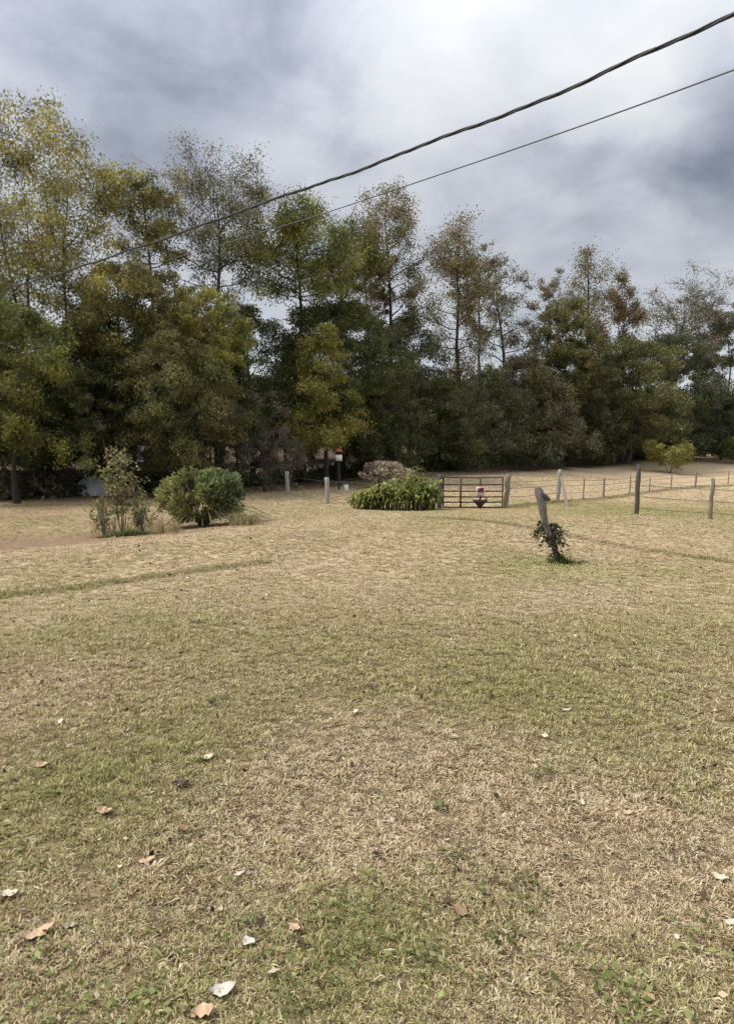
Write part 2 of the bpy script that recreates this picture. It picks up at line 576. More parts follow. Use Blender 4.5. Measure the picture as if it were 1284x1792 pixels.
thatch = q.ramp(mixn, [(.32, (.055, .036, .02)), (.5, (.15, .105, .06)), (.68, (.3, .23, .135))])
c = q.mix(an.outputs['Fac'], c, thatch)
p = q.new('ShaderNodeBsdfPrincipled')
q.put(p.inputs['Base Color'], c)
p.inputs['Roughness'].default_value = .95
p.inputs['Specular IOR Level'].default_value = .1
bp = q.new('ShaderNodeBump')
bp.inputs['Strength'].default_value = .8
bp.inputs['Distance'].default_value = .035
q.put(bp.inputs['Height'], q.math('ADD', nA, nB))
q.l.new(bp.outputs[0], p.inputs['Normal'])
q.l.new(p.outputs[0], o.inputs[0])
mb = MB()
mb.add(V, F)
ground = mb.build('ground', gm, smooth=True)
tag(ground, 'wide lawn of dry tan and green grass falling to a fenced field', kind='structure')
gr, di = paint(V[:, 0], V[:, 1])
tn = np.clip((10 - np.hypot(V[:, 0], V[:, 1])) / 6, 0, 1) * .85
for nm, arr in (('green', gr), ('dirt', di), ('wood', shaded_wood_floor(V[:, 0], V[:, 1])), ('thatch', tn)):
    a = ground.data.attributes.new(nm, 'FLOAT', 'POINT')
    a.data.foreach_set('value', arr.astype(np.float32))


# ------------------------------------------------------------------ trees
def prof_f(kind, t):
    if kind == 'round':
        return math.sqrt(max(.04, 1 - (1.92 * (t - .48)) ** 2))
    if kind == 'cone':
        return (1 - t) ** .75 * .95 + .08
    if kind == 'vase':
        return .35 + .65 * math.sin(min(1, t * 1.25) * math.pi * .55) * (1 if t < .85 else .75)
    if kind == 'col':
        return (.55 + .45 * math.sin(t * math.pi)) * (1 if t < .9 else .6)
    if kind == 'skirt':
        return math.sqrt(max(.05, 1 - (1.0 * t) ** 2.2))
    return 1


TREE_N = 0
WOODS = 'trees along the edge of the wood'


def tree(label, px, Y, top, hw, cb, pal, n, ls, prof='round', name='broadleaf_tree', bark=None, nprim=14, fill=.0, sp=None,
         clump=1.0, tr=None, droop=0.0, lean=0.0, group=WOODS, stems=1, base=None, twigmat=None, twig=1.0):
    global TREE_N
    TREE_N += 1
    rng = np.random.default_rng(100 + TREE_N)
    bark = bark or BARK
    tall = prof in ('col', 'vase') and hw > 35
    n, ls = int(n * (6.2 if tall else 5.0)), ls * (.80 if tall else .80)
    hw = hw * (1.14 if tall else 1.2)
    nprim = nprim + (6 if tall else 0)
    clump = clump * (.35 if tall else .7)
    fill = min(.72, fill * 1.35)
    sp = sp if sp is not None else min(.3, max(.1, .075 * hw * Y / 1200))
    X = float(at(px, 770, Y)[0])
    B = np.array([X, Y, hz1(X, Y) if base is None else base])
    H = at(px, top, Y)[2] - B[2]
    R = hw * Y / 1200.0
    C = max(.04 * H, at(px, cb, Y)[2] - B[2])
    tr = tr or (.04 + .0085 * H)
    sp = sp if sp is not None else min(.75, max(.12, .16 * R))
    root = thing(name, B, label, 'tree', group)
    trunk, br, cr = MB(), MB(), MB()
    paths = []
    for s in range(stems):
        n_ = 10
        tz = np.linspace(0, 1, n_)
        off = rng.normal(size=(n_, 2)) * .05 * R
        off[0] = 0
        off = np.cumsum(off, 0) * .6
        ang = 2 * math.pi * s / max(1, stems) + rng.random() * 2
        spread = (R * .45 if stems > 1 else 0)
        path = np.stack([B[0] + off[:, 0] + lean * tz ** 1.4 + math.cos(ang) * spread * tz, B[1] + off[:, 1] + math.sin(ang) * spread * tz, B[2] - .12 + (H * (.93 if s == 0 else .85) + .12) * tz], 1)
        rad = tr / (stems ** .5) * (1 - .88 * tz) * (1 + .5 * np.exp(-tz * 22))
        trunk.tube(path, rad, 7)
        paths.append((path, rad))
    # primary limbs
    seg0, seg1, sr0, sr1 = [], [], [], []
    tw0, tw1, grp, gL = [], [], [], []
    zt = np.linspace(.03, 1.0, nprim)
    az0 = rng.random() * 6.28
    for k in range(nprim):
        path, rad = paths[k % stems]
        t = float(np.clip(zt[k] + rng.normal() * .03, .02, .99))
        L = R * prof_f(prof, t) * rng.uniform(.78, 1.08)
        el = math.radians(rng.uniform(8, 26) + 42 * t ** 1.5) * (1 - droop)
        zi = C + (H - C) * t - L * math.sin(el) * .75
        zi = min(max(zi, max(.12 * H, .25)), H * .9)
        f = zi / (path[-1][2] - path[0][2]) * (len(path) - 1)
        i0 = int(min(f, len(path) - 2))
        st = path[i0] + (path[i0 + 1] - path[i0]) * (f - i0)
        r_at = rad[i0] * .55
        az = az0 + k * 2.4 + rng.normal() * .3
        m_ = 6
        s_ = np.linspace(0, 1, m_)
        hd = np.array([math.cos(az), math.sin(az), 0])
        wob = np.cumsum(rng.normal(size=(m_, 3)) * .045 * L, 0)
        wob[0] = 0
        pth = st + hd * (L * s_ * math.cos(el))[:, None] + np.array([0, 0, 1]) * (L * math.sin(el) * s_ ** 1.25 - droop * L * .8 * s_ ** 2.4)[:, None] + wob
        r_p = np.maximum(.012, np.linspace(r_at, r_at * .2, m_))
        trunk.tube(pth, r_p, 5, cap=False)
        for a in range(6):
            u = rng.uniform(.25, 1)
            fi = u * (m_ - 1)
            q0 = int(min(fi, m_ - 2))
            sst = pth[q0] + (pth[q0 + 1] - pth[q0]) * (fi - q0)
            dr = (pth[q0 + 1] - pth[q0])
            dr = dr / np.linalg.norm(dr) + rng.normal(size=3) * .75 + np.array([0, 0, .25 - droop * .9])
            dr /= np.linalg.norm(dr)
            l2 = L * rng.uniform(.22, .42) + .12
            mid = sst + dr * l2 * .5 + rng.normal(size=3) * .05 * l2
            dr2 = dr + rng.normal(size=3) * .35 + np.array([0, 0, .1 - droop])
            end = mid + dr2 / np.linalg.norm(dr2) * l2 * .55
            rb = max(.007, r_p[q0] * .45)
            seg0 += [sst, mid]
            seg1 += [mid, end]
            sr0 += [rb, rb * .65]
            sr1 += [rb * .65, rb * .3]
            for tt in range(5):
                uu = rng.uniform(.3, 1)
                b0 = sst + (mid - sst) * uu * 2 if uu < .5 else mid + (end - mid) * (uu - .5) * 2
                dd = dr + rng.normal(size=3) * .8 + np.array([0, 0, .15 - droop * 1.3])
                dd /= np.linalg.norm(dd)
                tw0.append(b0)
                tw1.append(b0 + dd * l2 * rng.uniform(.35, .7))
                grp.append(k * 6 + a)
                gL.append(l2)
    br.sticks(np.array(seg0), np.array(seg1), np.array(sr0), np.array(sr1), 4)
    tw0, tw1, grp = np.array(tw0), np.array(tw1), np.array(grp)
    br.sticks(tw0, tw1, max(.006, .0002 * Y) * twig, max(.003, .0001 * Y) * twig, 3)
    if twig > 1.0:
        for _ in range(2):
            a_ = tw0 + (tw1 - tw0) * rng.uniform(.2, .9, (len(tw0), 1))
            dd = (tw1 - tw0) + rng.normal(size=tw0.shape) * np.linalg.norm(tw1 - tw0, axis=1)[:, None] * .5 + np.array([0, 0, -droop * .3])
            br.sticks(a_, a_ + dd * .6, max(.005, .00017 * Y) * twig * .7, .003, 3)
    wt = rng.gamma(1.0 / max(.05, clump), 1, size=grp.max() + 1)[grp]
    wt = wt * np.array(gL) ** 2.2
    wt /= wt.sum()
    n1_ = int(n * (1 - fill))
    idx = rng.choice(len(tw0), n1_, p=wt)
    u = rng.uniform(.2, 1.1, (n1_, 1))
    pts = tw0[idx] * (1 - u) + tw1[idx] * u + np.clip(rng.normal(size=(n1_, 3)), -1.5, 1.5) * sp * rng.uniform(.3, 1, (n1_, 1))
    if fill > 0:
        # sprays of leaves: flattened clumps hung through the outer part of the crown
        nf = n - n1_
        kc = 85
        t = rng.random(kc) ** .9
        rad = np.array([prof_f(prof, x) for x in t]) * R * rng.uniform(.35, 1.0, kc) ** .6
        a = rng.random(kc) * 6.283
        lump = .55 + .8 * fbm(np.cos(a) * 1.5 + 9 * TREE_N, np.sin(a) * 1.5 + t * 3, TREE_N, 3)
        cc = np.stack([B[0] + lean * .6 + rad * np.cos(a) * lump, B[1] + rad * np.sin(a) * lump, B[2] + C + (H - C) * t], 1)
        rc = R * rng.uniform(.10, .26, kc)
        wk = rc ** 2
        id_ = rng.choice(kc, nf, p=wk / wk.sum())
        u = rng.normal(size=(nf, 3))
        u /= np.linalg.norm(u, axis=1)[:, None]
        u *= rng.random((nf, 1)) ** .45
        hd_ = np.stack([np.cos(a), np.sin(a), 0 * a], 1)[id_]
        off = u * np.array([1, 1, .72]) * rc[id_][:, None]
        off[:, 2] -= ((off * hd_).sum(1) + .3 * rc[id_]) * (.12 + droop)
        pts = np.vstack([pts, cc[id_] + off])
    sz = H / np.quantile(pts[:, 2] - B[2], .992)
    sx = float(np.clip(R / np.quantile(np.abs(pts[:, 0] - X - lean * .6), .96), .7, 1.7))
    sv_ = np.array([sx, sx, sz])
    for mb_ in (trunk, br):
        mb_.v = [B + (v_ - B) * sv_ for v_ in mb_.v]
    pts = B + (pts - B) * sv_
    trunk.build('trunk', bark, root, True)
    tag(br.build('branch', twigmat or bark, root), kind='stuff')
    zg = hz1(X, Y) + .12
    pts = pts[pts[:, 2] > zg]
    cr.leaves(pts, ls * rng.uniform(.5, 1.35, len(pts)), .65, .6, rng, tri=True)
    tag(cr.build('crown', PAL[pal] if isinstance(pal, str) else pal, root), kind='stuff')
    return root


# label, px, depth, top py, half width px, crown bottom py, palette, leaves, leaf size, options
T = tree
T('tall tree with gold and olive leaves and open crown above the dark left woods', 75, 34, 188, 118, 520, 'gold', 7000, .16, 'vase', stems=3, clump=2.6, sp=.5, nprim=26, bark=BARKD, fill=.15)
T('purple-brown thin tree behind the tall gold crown at the picture edge', -25, 39, 455, 80, 620, 'brown', 3500, .17, 'round', clump=1.2)
T('dense golden olive rounded tree just right of the tall gold tree', 232, 35, 468, 82, 660, 'goldolive', 9500, .17, 'round', fill=.45)
T('broad drooping dark green tree overhanging the ground at the left picture edge', 25, 29.5, 535, 105, 768, 'green', 11000, .15, 'round', fill=.35, droop=.35, bark=BARKD)
T('slim tall tree with scattered gold leaves between gap and dense golden olive tree', 262, 40, 305, 56, 470, 'gold', 2600, .17, 'vase', clump=2.2, nprim=16, sp=.35)
T('tall thin-leaved grey tree with airy crown crossed by the thick cable', 385, 42, 268, 92, 515, 'grey', 3400, .16, 'vase', clump=1.3, nprim=20, sp=.45, twig=1.3, twigmat=BARK)
T('yellow-green bushy tree under the airy grey crown', 355, 36.5, 508, 66, 660, 'yellow', 6500, .16, 'round', fill=.4)
T('drooping brownish olive tree standing in front of the dark wood left of the twiggy tree', 315, 32.5, 588, 80, 800, 'olive', 8500, .15, 'round', fill=.3, droop=.4, bark=BARKD)
T('small bare purplish tree with drooping twigs by the left wire fence', 462, 36, 694, 70, 815, 'pink', 1500, .12, 'round', twig=1.6, twigmat=BARKP, droop=.55, bark=BARKD, clump=1.5, name='twiggy_tree')
T('tall open tree with yellow-green tufts below where the two cables cross in view', 520, 45, 360, 82, 505, 'yellowdark', 5200, .18, 'col', clump=1.8, nprim=20, sp=.5, bark=BARKD)
T('dark green tree top peeping between the yellow-green tree and the rusty tree', 598, 52, 384, 46, 640, 'green', 4200, .2, 'round', clump=1.2, sp=.5)
T('tall rust-brown tree with a full top and see-through middle', 690, 55, 330, 62, 620, 'rust', 4300, .19, 'vase', clump=1.3, nprim=22, sp=.42, bark=BARKD)
T('second rusty olive tree, shorter and sparser, beside the tall rust-brown tree', 795, 60, 396, 46, 675, 'rust', 3300, .2, 'vase', clump=.7, nprim=22, sp=.6, bark=BARKD)
T('wide dense dark green tree in the middle of the wood', 592, 46, 535, 88, 790, 'dark', 12000, .2, 'round', fill=.5, bark=BARKD)
T('bright yellow-green narrow tree in front of the dark middle trees', 572, 41.5, 572, 50, 800, 'yellow', 6000, .15, 'cone', fill=.25, sp=.4, bark=BARKD)
T('dark brownish pointed tree behind the strap-leaved clump', 712, 54, 560, 80, 805, 'darkbrown', 11000, .21, 'skirt', fill=.5, bark=BARKD)
T('dark shaded tree behind the small bare purplish tree', 445, 45, 545, 78, 770, 'dark', 9500, .19, 'round', fill=.5, bark=BARKD)
T('low olive brown tree with a broad crown beyond the gate', 835, 62, 652, 80, 815, 'darkbrown', 8000, .23, 'skirt', fill=.5)
T('slim tall grey tree with its bare pale stem showing against the sky', 885, 68, 446, 52, 640, 'grey', 2000, .22, 'round', clump=1.2, nprim=16, sp=.5, twig=1.3, lean=-1.0, bark=BARK)
T('narrow pointed rusty tree rising highest over the right-hand wood', 1022, 74, 437, 46, 700, 'rust', 4000, .24, 'skirt', clump=.7, nprim=26, sp=.7, bark=BARKD)
T('round pale green tree left of the narrow pointed rusty tree', 978, 67, 528, 46, 700, 'olive', 5200, .23, 'round', fill=.35)
T('thin brown tree left of the almost leafless grey tree', 1088, 76, 478, 42, 690, 'rust', 2300, .24, 'vase', clump=1.3, sp=.45)
T('almost leafless grey tree with a wide fan of fine twigs above the right wood', 1168, 84, 468, 76, 640, 'greyrust', 1500, .24, 'vase', twig=1.5, twigmat=BARK, nprim=24, sp=.6, bark=BARK, name='bare_tree')
T('wide brown dense tree over the field edge beyond the leaning post', 905, 64, 626, 78, 800, 'brown', 10000, .24, 'skirt', fill=.5)
T('dusky olive brown tree in the middle of the right-hand wood', 995, 69, 606, 74, 795, 'darkbrown', 10000, .25, 'skirt', fill=.5)
T('broad olive tree behind the low spreading field tree', 1098, 73, 598, 66, 790, 'olive', 8500, .25, 'round', fill=.5)
T('shaded dark green tree right of the broad olive tree', 1165, 78, 590, 66, 795, 'blue', 8500, .27, 'round', fill=.5)
T('blue-green broad tree at the right picture edge', 1268, 86, 556, 56, 800, 'blue', 8500, .28, 'round', fill=.5)
T('brownish tree cut by the right picture edge', 1325, 90, 500, 56, 760, 'greyrust', 4500, .28, 'round', fill=.2)
T('dark low conifer at the end of the right-hand wood', 1262, 81, 698, 56, 800, 'blue', 7500, .25, 'skirt', fill=.6, name='conifer_tree', bark=BARKD)
T('low spreading yellowish tree standing alone in the tan field', 1174, 65, 770, 30, 810, 'yellow', 2600, .16, 'vase', name='field_tree', group=None, nprim=12, stems=3, sp=.25, fill=.25)
T('slim olive tree close right of the second rusty olive tree', 838, 66, 438, 37, 625, 'grey', 1300, .22, 'vase', clump=1.2, nprim=16)
T('faint rusty tree between the slim tall grey tree and the narrow pointed rusty tree', 950, 72, 482, 38, 640, 'greyrust', 1500, .22, 'vase', clump=1.2, nprim=16)
T('faint grey tree in the gap before the blue-green tree at the edge', 1218, 88, 520, 40, 660, 'grey', 1700, .25, 'vase', clump=1.2, nprim=14)
T('sparse olive tree with small top just left of the tall rust-brown tree', 640, 57, 430, 36, 640, 'mixed', 2200, .2, 'col', clump=1.2, nprim=14)
# shaded trees deeper in or low at the front of the wood
T('deep green tree in shade behind the pale heap', 150, 37.5, 590, 88, 790, 'dark', 9500, .18, 'round', fill=.5, bark=BARKD)
T('dark round tree shading the shed', 290, 46, 560, 90, 740, 'dark', 9500, .21, 'round', fill=.5, bark=BARKD)
T('dark brown-green tree right of the shed', 385, 39, 630, 66, 815, 'darkbrown', 8500, .17, 'skirt', fill=.5, bark=BARKD)
T('small dark leafy tree behind the pale dry bush', 655, 49, 668, 55, 815, 'dark', 6500, .19, 'skirt', fill=.4, bark=BARKD)
T('dark leafy tree beside the red topped box', 535, 50, 640, 60, 790, 'dark', 6500, .2, 'round', fill=.4, bark=BARKD)
T('small olive tree low behind the gate', 770, 57, 665, 55, 815, 'olive', 6000, .2, 'skirt', fill=.4, bark=BARKD)
T('dark tree left of the drooping brownish olive tree', 195, 33.5, 628, 62, 790, 'darkbrown', 6500, .16, 'round', fill=.4, bark=BARKD)
T('deep shaded tree under the drooping dark green tree', 75, 35, 640, 92, 815, 'dark', 8500, .18, 'skirt', fill=.5, bark=BARKD)
T('dark tree outside the picture edge of the left wood', -110, 33, 420, 110, 800, 'darkbrown', 9000, .2, 'round', fill=.4, bark=BARKD)
T('low brown tree at the right wood behind the far fence post', 1050, 78, 660, 50, 800, 'brown', 5500, .25, 'skirt', fill=.5)
T('dusky low tree between the field tree and the broad olive tree', 1130, 80, 690, 46, 800, 'darkbrown', 5500, .25, 'skirt', fill=.5)
T('dark olive low tree at the wood edge above the leaning post', 945, 71, 690, 48, 805, 'darkbrown', 5500, .24, 'skirt', fill=.5, bark=BARKD)
T('small tree with pale pinkish dry leaves in front of the shed', 270, 37.5, 758, 30, 800, leaf_mat('pale_pink_leaves', [(.2, .13, .11), (.35, .25, .22), (.5, .4, .36)]), 420, .14, 'vase', name='small_tree', bark=BARKP, nprim=9, sp=.12, stems=2)

# deep wood mass behind the separate trees
cr, tk = MB(), MB()
rng = np.random.default_rng(5)
line = [(-900, 44), (-300, 46), (0, 48), (300, 56), (500, 64), (650, 68), (800, 74), (950, 84), (1100, 94), (1250, 102), (1500, 112), (2000, 125)]
lpx = np.array([a for a, b in line])
lY = np.array([b for a, b in line])
pxs = rng.uniform(-900, 2000, 170000)
Ys = np.interp(pxs, lpx, lY) + rng.uniform(0, 11, len(pxs))
X = (pxs - 642) / 1200 * Ys
topz = 6.2 + 4.0 * fbm(X * .16, Ys * .1, 40, 3)
t = rng.random(len(X)) ** .8
low = .5 + 2.3 * fbm(X * .5, Ys * .3, 47, 2)
z = low + (topz - low) * t
gz = height(X, Ys)
cr.leaves(np.stack([X, Ys, z + gz], 1), rng.uniform(.3, .6, len(X)), .65, .6, rng, tri=True)
for k in range(170):
    px = rng.uniform(-850, 1900)
    Y = float(np.interp(px, lpx, lY) + rng.uniform(-2, 10))
    x = (px - 642) / 1200 * Y
    b = np.array([x, Y, hz1(x, Y) - .1])
    h = rng.uniform(5, 8)
    tk.tube([b, b + [rng.normal() * .1, 0, h * .5], b + [rng.normal() * .4, rng.normal() * .3, h]], [rng.uniform(.08, .2), .1, .04], 5)
wm = cr.build('woodland', PAL['darkbrown'])
tag(wm, 'deep mass of dark leaves closing the wood behind the trees', 'woodland', kind='stuff')
tr_ = tag(tk.build('trunk', BARKD, wm), kind='stuff')

# undergrowth along the foot of the wood
ug = MB()
edge = [(-700, 30), (-100, 31.5), (60, 32), (200, 35.5), (330, 38), (430, 41), (560, 46), (690, 52), (800, 59), (950, 70), (1100, 79), (1230, 86), (1400, 92)]
epx = np.array([a for a, b in edge])
eY = np.array([b for a, b in edge])
for k in range(420):
    px = rng.uniform(-600, 1400)
    if px > 1130 and px < 1220 and k % 3:
        continue
    Y = float(np.interp(px, epx, eY) + rng.exponential(2.2))
    x = (px - 642) / 1200 * Y
    hh = rng.uniform(.35, 1.25) * (1.35 if px < 420 else 1)
    rw = rng.uniform(.5, 1.3)
    nl = int(110 * rw)
    a = rng.random(nl) * 6.283
    r_ = np.sqrt(rng.random(nl)) * rw
    zq = rng.random(nl) ** .7 * hh * np.sqrt(np.clip(1 - (r_ / rw) ** 2, .05, 1))
    xx, yy = x + r_ * np.cos(a), Y + r_ * np.sin(a)
    ug.leaves(np.stack([xx, yy, height(xx, yy) + zq + .03], 1), rng.uniform(.12, .26, nl) * (1 + Y / 120), .6, .5, rng)
tag(ug.build('undergrowth', PAL['darkbrown']), 'dark leafy undergrowth along the foot of the wood', 'undergrowth', kind='stuff')


# ------------------------------------------------------------------ shrubs
def shrub(name, label, c, rx, ry, h, mat, n, ls, z0=0.0, stems=10, stem_mat=BARK, wid=.55, cat='bush', seed=1, holes=.36, second=None):
    rng = np.random.default_rng(seed)
    root = thing(name, c, label, cat)
    st = MB()
    for k in range(stems):
        a = rng.random() * 6.283
        e = np.array([math.cos(a) * rx * rng.uniform(.3, .9), math.sin(a) * ry * rng.uniform(.3, .9), h * rng.uniform(.4, .9)])
        b = c + np.array([math.cos(a), math.sin(a), 0]) * rng.uniform(.02, .15) - [0, 0, .05]
        st.tube([b, b + e * [.35, .35, .5], c + e], [.025, .016, .006], 5, False)
    tag(st.build('stem', stem_mat, root), kind='stuff')
    parts = [(mat, n, 0)] + ([(second[0], second[1], 1)] if second else [])
    for m, nn, w_ in parts:
        u = rng.normal(size=(nn, 3))
        u /= np.linalg.norm(u, axis=1)[:, None]
        u[:, 2] = np.abs(u[:, 2]) * np.where(rng.random(nn) < .62, 1, -.9)
        lump = .55 + .8 * fbm(u[:, 0] * 2.2 + seed, u[:, 2] * 2.2 + u[:, 1] * 1.7 + 5, seed, 3)
        rr_ = rng.uniform(.45, 1, nn) ** .5 * lump
        zc = z0 + (h - z0) * .42
        pts = c + np.stack([u[:, 0] * rx * rr_, u[:, 1] * ry * rr_, zc + u[:, 2] * np.where(u[:, 2] > 0, h - zc, zc - z0 - .02) * rr_], 1)
        k = (fbm(pts[:, 0] * 2.2, pts[:, 2] * 2.2 + pts[:, 1] * 1.3, seed + 3, 2) > holes) & (pts[:, 2] > c[2] + .03)
        if second:
            side = second[2](u)
            k &= (side if w_ else ~side)
        pts, uu = pts[k], u[k]
        fo = MB()
        fo.leaves(pts, ls * rng.uniform(.6, 1.3, len(pts)), wid, .5, rng, axis=uu + np.array([0, 0, .35]))
        tag(fo.build('foliage', m, root), kind='stuff')
    return root


BUSH1 = leaf_mat('lit_bush_leaves', [(.2, .21, .07), (.3, .31, .12), (.4, .4, .19)], [(.15, .16, .05), (.26, .25, .1)], .45, 1.2)  # paler leaves for the left side, its light put into the colour
BUSH2 = leaf_mat('shaded_bush_leaves', [(.075, .11, .04), (.12, .17, .07), (.18, .23, .12)], None, .4)  # same bush, shade of the right side put into the leaf colour
c = gp(342, 925)
c[1] += .8
c[2] = hz1(c[0], c[1])
bush = shrub('round_bush', 'big round green bush, left side coloured as lit, beside the brow of the lawn', c, 1.12, .95, 1.72, BUSH1, 14000, .10, .02, 11, BARKP,
             seed=4, second=(BUSH2, 15000, lambda u: (u[:, 0] * .8 + u[:, 2] * .55 + .25 * np.sin(u[:, 1] * 7) + RNG.normal(size=len(u)) * .33 > .6)))
# arching pale runners sprawling out of its foot
rn = MB()
rng = np.random.default_rng(9)
for k in range(46):
    a = rng.uniform(-2.7, .35)
    L = rng.uniform(.7, 1.5) * (1.3 if abs(math.sin(a)) < .5 else 1)
    s_ = np.linspace(0, 1, 6)
    x = c[0] + np.cos(a) * L * s_
    y = c[1] + np.sin(a) * L * s_ * .9
    rn.tube(np.stack([x, y, height(x, y) + .02 + rng.uniform(.15, .55) * np.sin(s_ * math.pi * .95) + .02], 1), .011, 4, False)
tag(rn.build('runner', rough_mat('dry_runners', (.16, .14, .07), (.34, .3, .17), 5), bush), kind='stuff')

STRAP = leaf_mat('strap_leaves', [(.09, .135, .02), (.17, .215, .035), (.25, .28, .065), (.36, .37, .14)], [(.22, .22, .05), (.3, .28, .085)], .45, 1.5)
# clump of broad strap leaves by the gate
root_c = at(690, 893, 26.0)
root_c[2] = hz1(root_c[0], root_c[1])
clump = thing('strap_leaf_clump', root_c, 'long mound of bright green strap-leaved plants beside the gate post', 'plant')
fo, st = MB(), MB()
rng = np.random.default_rng(21)
for k in range(330):
    u = rng.uniform(-1, 1)
    bx = root_c[0] + u * 1.55
    by = root_c[1] + rng.normal() * .42 * math.sqrt(max(.05, 1 - u * u * .85))
    bz = hz1(bx, by)
    hh = (.78 + .34 * (u + 1) * .9 - .9 * max(0, u - .55)) * rng.uniform(.55, 1.12) * (1 - .55 * max(0, -u - .35)) + (.35 if .2 < u < .55 and rng.random() < .4 else 0)
    tip = np.array([bx + rng.normal() * .12, by + rng.normal() * .1, bz + hh])
    st.tube([[bx, by, bz - .03], (np.array([bx, by, bz]) + tip) / 2, tip], [.014, .011, .006], 4, False)
    for m_ in range(8):
        f = rng.uniform(.3, 1)
        b = np.array([bx, by, bz]) * (1 - f) + tip * f
        a = rng.random() * 6.283
        L = rng.uniform(.26, .5)
        W = rng.uniform(.05, .085)
        dh = np.array([math.cos(a), math.sin(a), 0])
        sd_ = np.array([-math.sin(a), math.cos(a), 0])
        up0 = rng.uniform(.5, 1.1)
        prof = [(0, .3), (.35, 1), (.7, .8), (1, .05)]
        vs_ = []
        for s_, wq in prof:
            ctr = b + dh * L * s_ * .85 + np.array([0, 0, L * (up0 * s_ - 1.15 * up0 * s_ * s_)])
            ctr[2] = max(ctr[2], bz + .03)
            vs_ += [ctr - sd_ * W * wq * .5 + [0, 0, .012 * wq], ctr + sd_ * W * wq * .5 + [0, 0, .012 * wq]]
        fo.add(vs_, [[0, 1, 3, 2], [2, 3, 5, 4], [4, 5, 7, 6]])
tag(st.build('stem', rough_mat('green_stems', (.08, .1, .03), (.14, .15, .05), 5), clump), kind='stuff')
tag(fo.build('foliage', STRAP, clump), kind='stuff')
c = at(668, 838, 40)
c[2] = hz1(c[0], c[1])
shrub('dry_bush', 'pale straw-coloured dry bush behind the strap-leaved mound', c, 1.75, 1.1, 1.6, leaf_mat('dry_seedheads', [(.42, .34, .26), (.6, .51, .4), (.74, .66, .55)], [(.2, .15, .11), (.38, .3, .22)], .2, 1.8), 6500, .14, .3, 12, BARKP, seed=8, holes=.42)
c = at(1288, 800, 76)
c[2] = hz1(c[0], c[1])
shrub('edge_bush', 'fresh green bush in front of the dark conifer', c, 2.3, 1.6, 3.1, PAL['green'], 4000, .25, .2, 6, seed=12)


def sapling(label, px, py, Y, top, spread, n, seed, mat):
    rng = np.random.default_rng(seed)
    c = at(px, py, Y)
    c[2] = hz1(c[0], c[1])
    h = at(px, top, Y)[2] - c[2]
    root = thing('sapling', c, label, 'sapling', 'saplings beside the round bush')
    st, fo = MB(), MB()
    pts = []
    for k in range(7):
        a = rng.random() * 6.283
        e = np.array([math.cos(a) * spread * rng.uniform(.2, 1), math.sin(a) * spread * .8, h * rng.uniform(.6, 1)])
        if k == 0:
            e = np.array([0, 0, h])
        s_ = np.linspace(0, 1, 7)
        pth = c + e * np.stack([s_ ** .9, s_ ** .9, s_], 1) + np.cumsum(rng.normal(size=(7, 3)) * .02, 0) - np.array([0, 0, .04])
        st.tube(pth, np.linspace(.012, .004, 7), 5, False)
        for m_ in range(11):
            u = rng.uniform(.35, 1)
            q0 = int(u * 5.99)
            b = pth[q0]
            d = rng.normal(size=3) * [1, 1, .5] + [0, 0, .4]
            d = d / np.linalg.norm(d) * rng.uniform(.15, .42)
            st.sticks(b[None], (b + d)[None], .005, .003)
            pts += [b + d * rng.uniform(.3, 1.1) + rng.normal(size=3) * .05 for _ in range(n)]
    fo.leaves(np.array(pts), .085 * rng.uniform(.6, 1.3, len(pts)), .55, .5, rng)
    tag(st.build('stem', BARKL, root), kind='stuff')
    tag(fo.build('foliage', mat, root), kind='stuff')
    return root


SAP = leaf_mat('sapling_leaves', [(.14, .16, .05), (.22, .24, .08), (.32, .32, .14)], [(.15, .14, .06), (.28, .23, .1)], .45, 2)
sapling('tall slender sapling with yellow-green leaves beside the round bush', 214, 938, 16.6, 768, .44, 17, 31, SAP)
sapling('short sapling with thin foliage at the foot of the tall slender one', 182, 938, 16.8, 860, .22, 5, 32, SAP)
sapling('low leafy shoot between the tall slender sapling and the round bush', 250, 936, 16.9, 858, .22, 6, 33, SAP)


# ------------------------------------------------------------------ tall grass and weeds that stand as loose growth
def blades(mb, x, y, h, n, rng, spread, wdt=.012, bend=.5):
    a = rng.random(n) * 6.283
    r_ = np.abs(rng.normal(size=n)) * spread
    bx, by = x + r_ * np.cos(a), y + r_ * np.sin(a)
    bz = height(bx, by) - .01
    hh = h * rng.uniform(.5, 1.15, n)
    b2 = rng.random(n) * 6.283
    dx, dy = np.cos(b2), np.sin(b2)
    lean = bend * hh * rng.uniform(.2, 1, n)
    wv_ = np.stack([-dy, dx, np.zeros(n)], 1) * wdt * .5
    p0 = np.stack([bx, by, bz], 1)
    p1 = np.stack([bx + dx * lean * .35, by + dy * lean * .35, bz + hh * .62], 1)
    p2 = np.stack([bx + dx * lean, by + dy * lean, bz + hh], 1)
    v = np.stack([p0 - wv_, p0 + wv_, p1 - wv_ * .8, p1 + wv_ * .8, p2], 1).reshape(-1, 3)
    i_ = np.arange(n)[:, None] * 5
    mb.add(v, np.concatenate([i_ + np.array([[0, 1, 3, 2]]), i_ + np.array([[2, 3, 4, 4]])]))


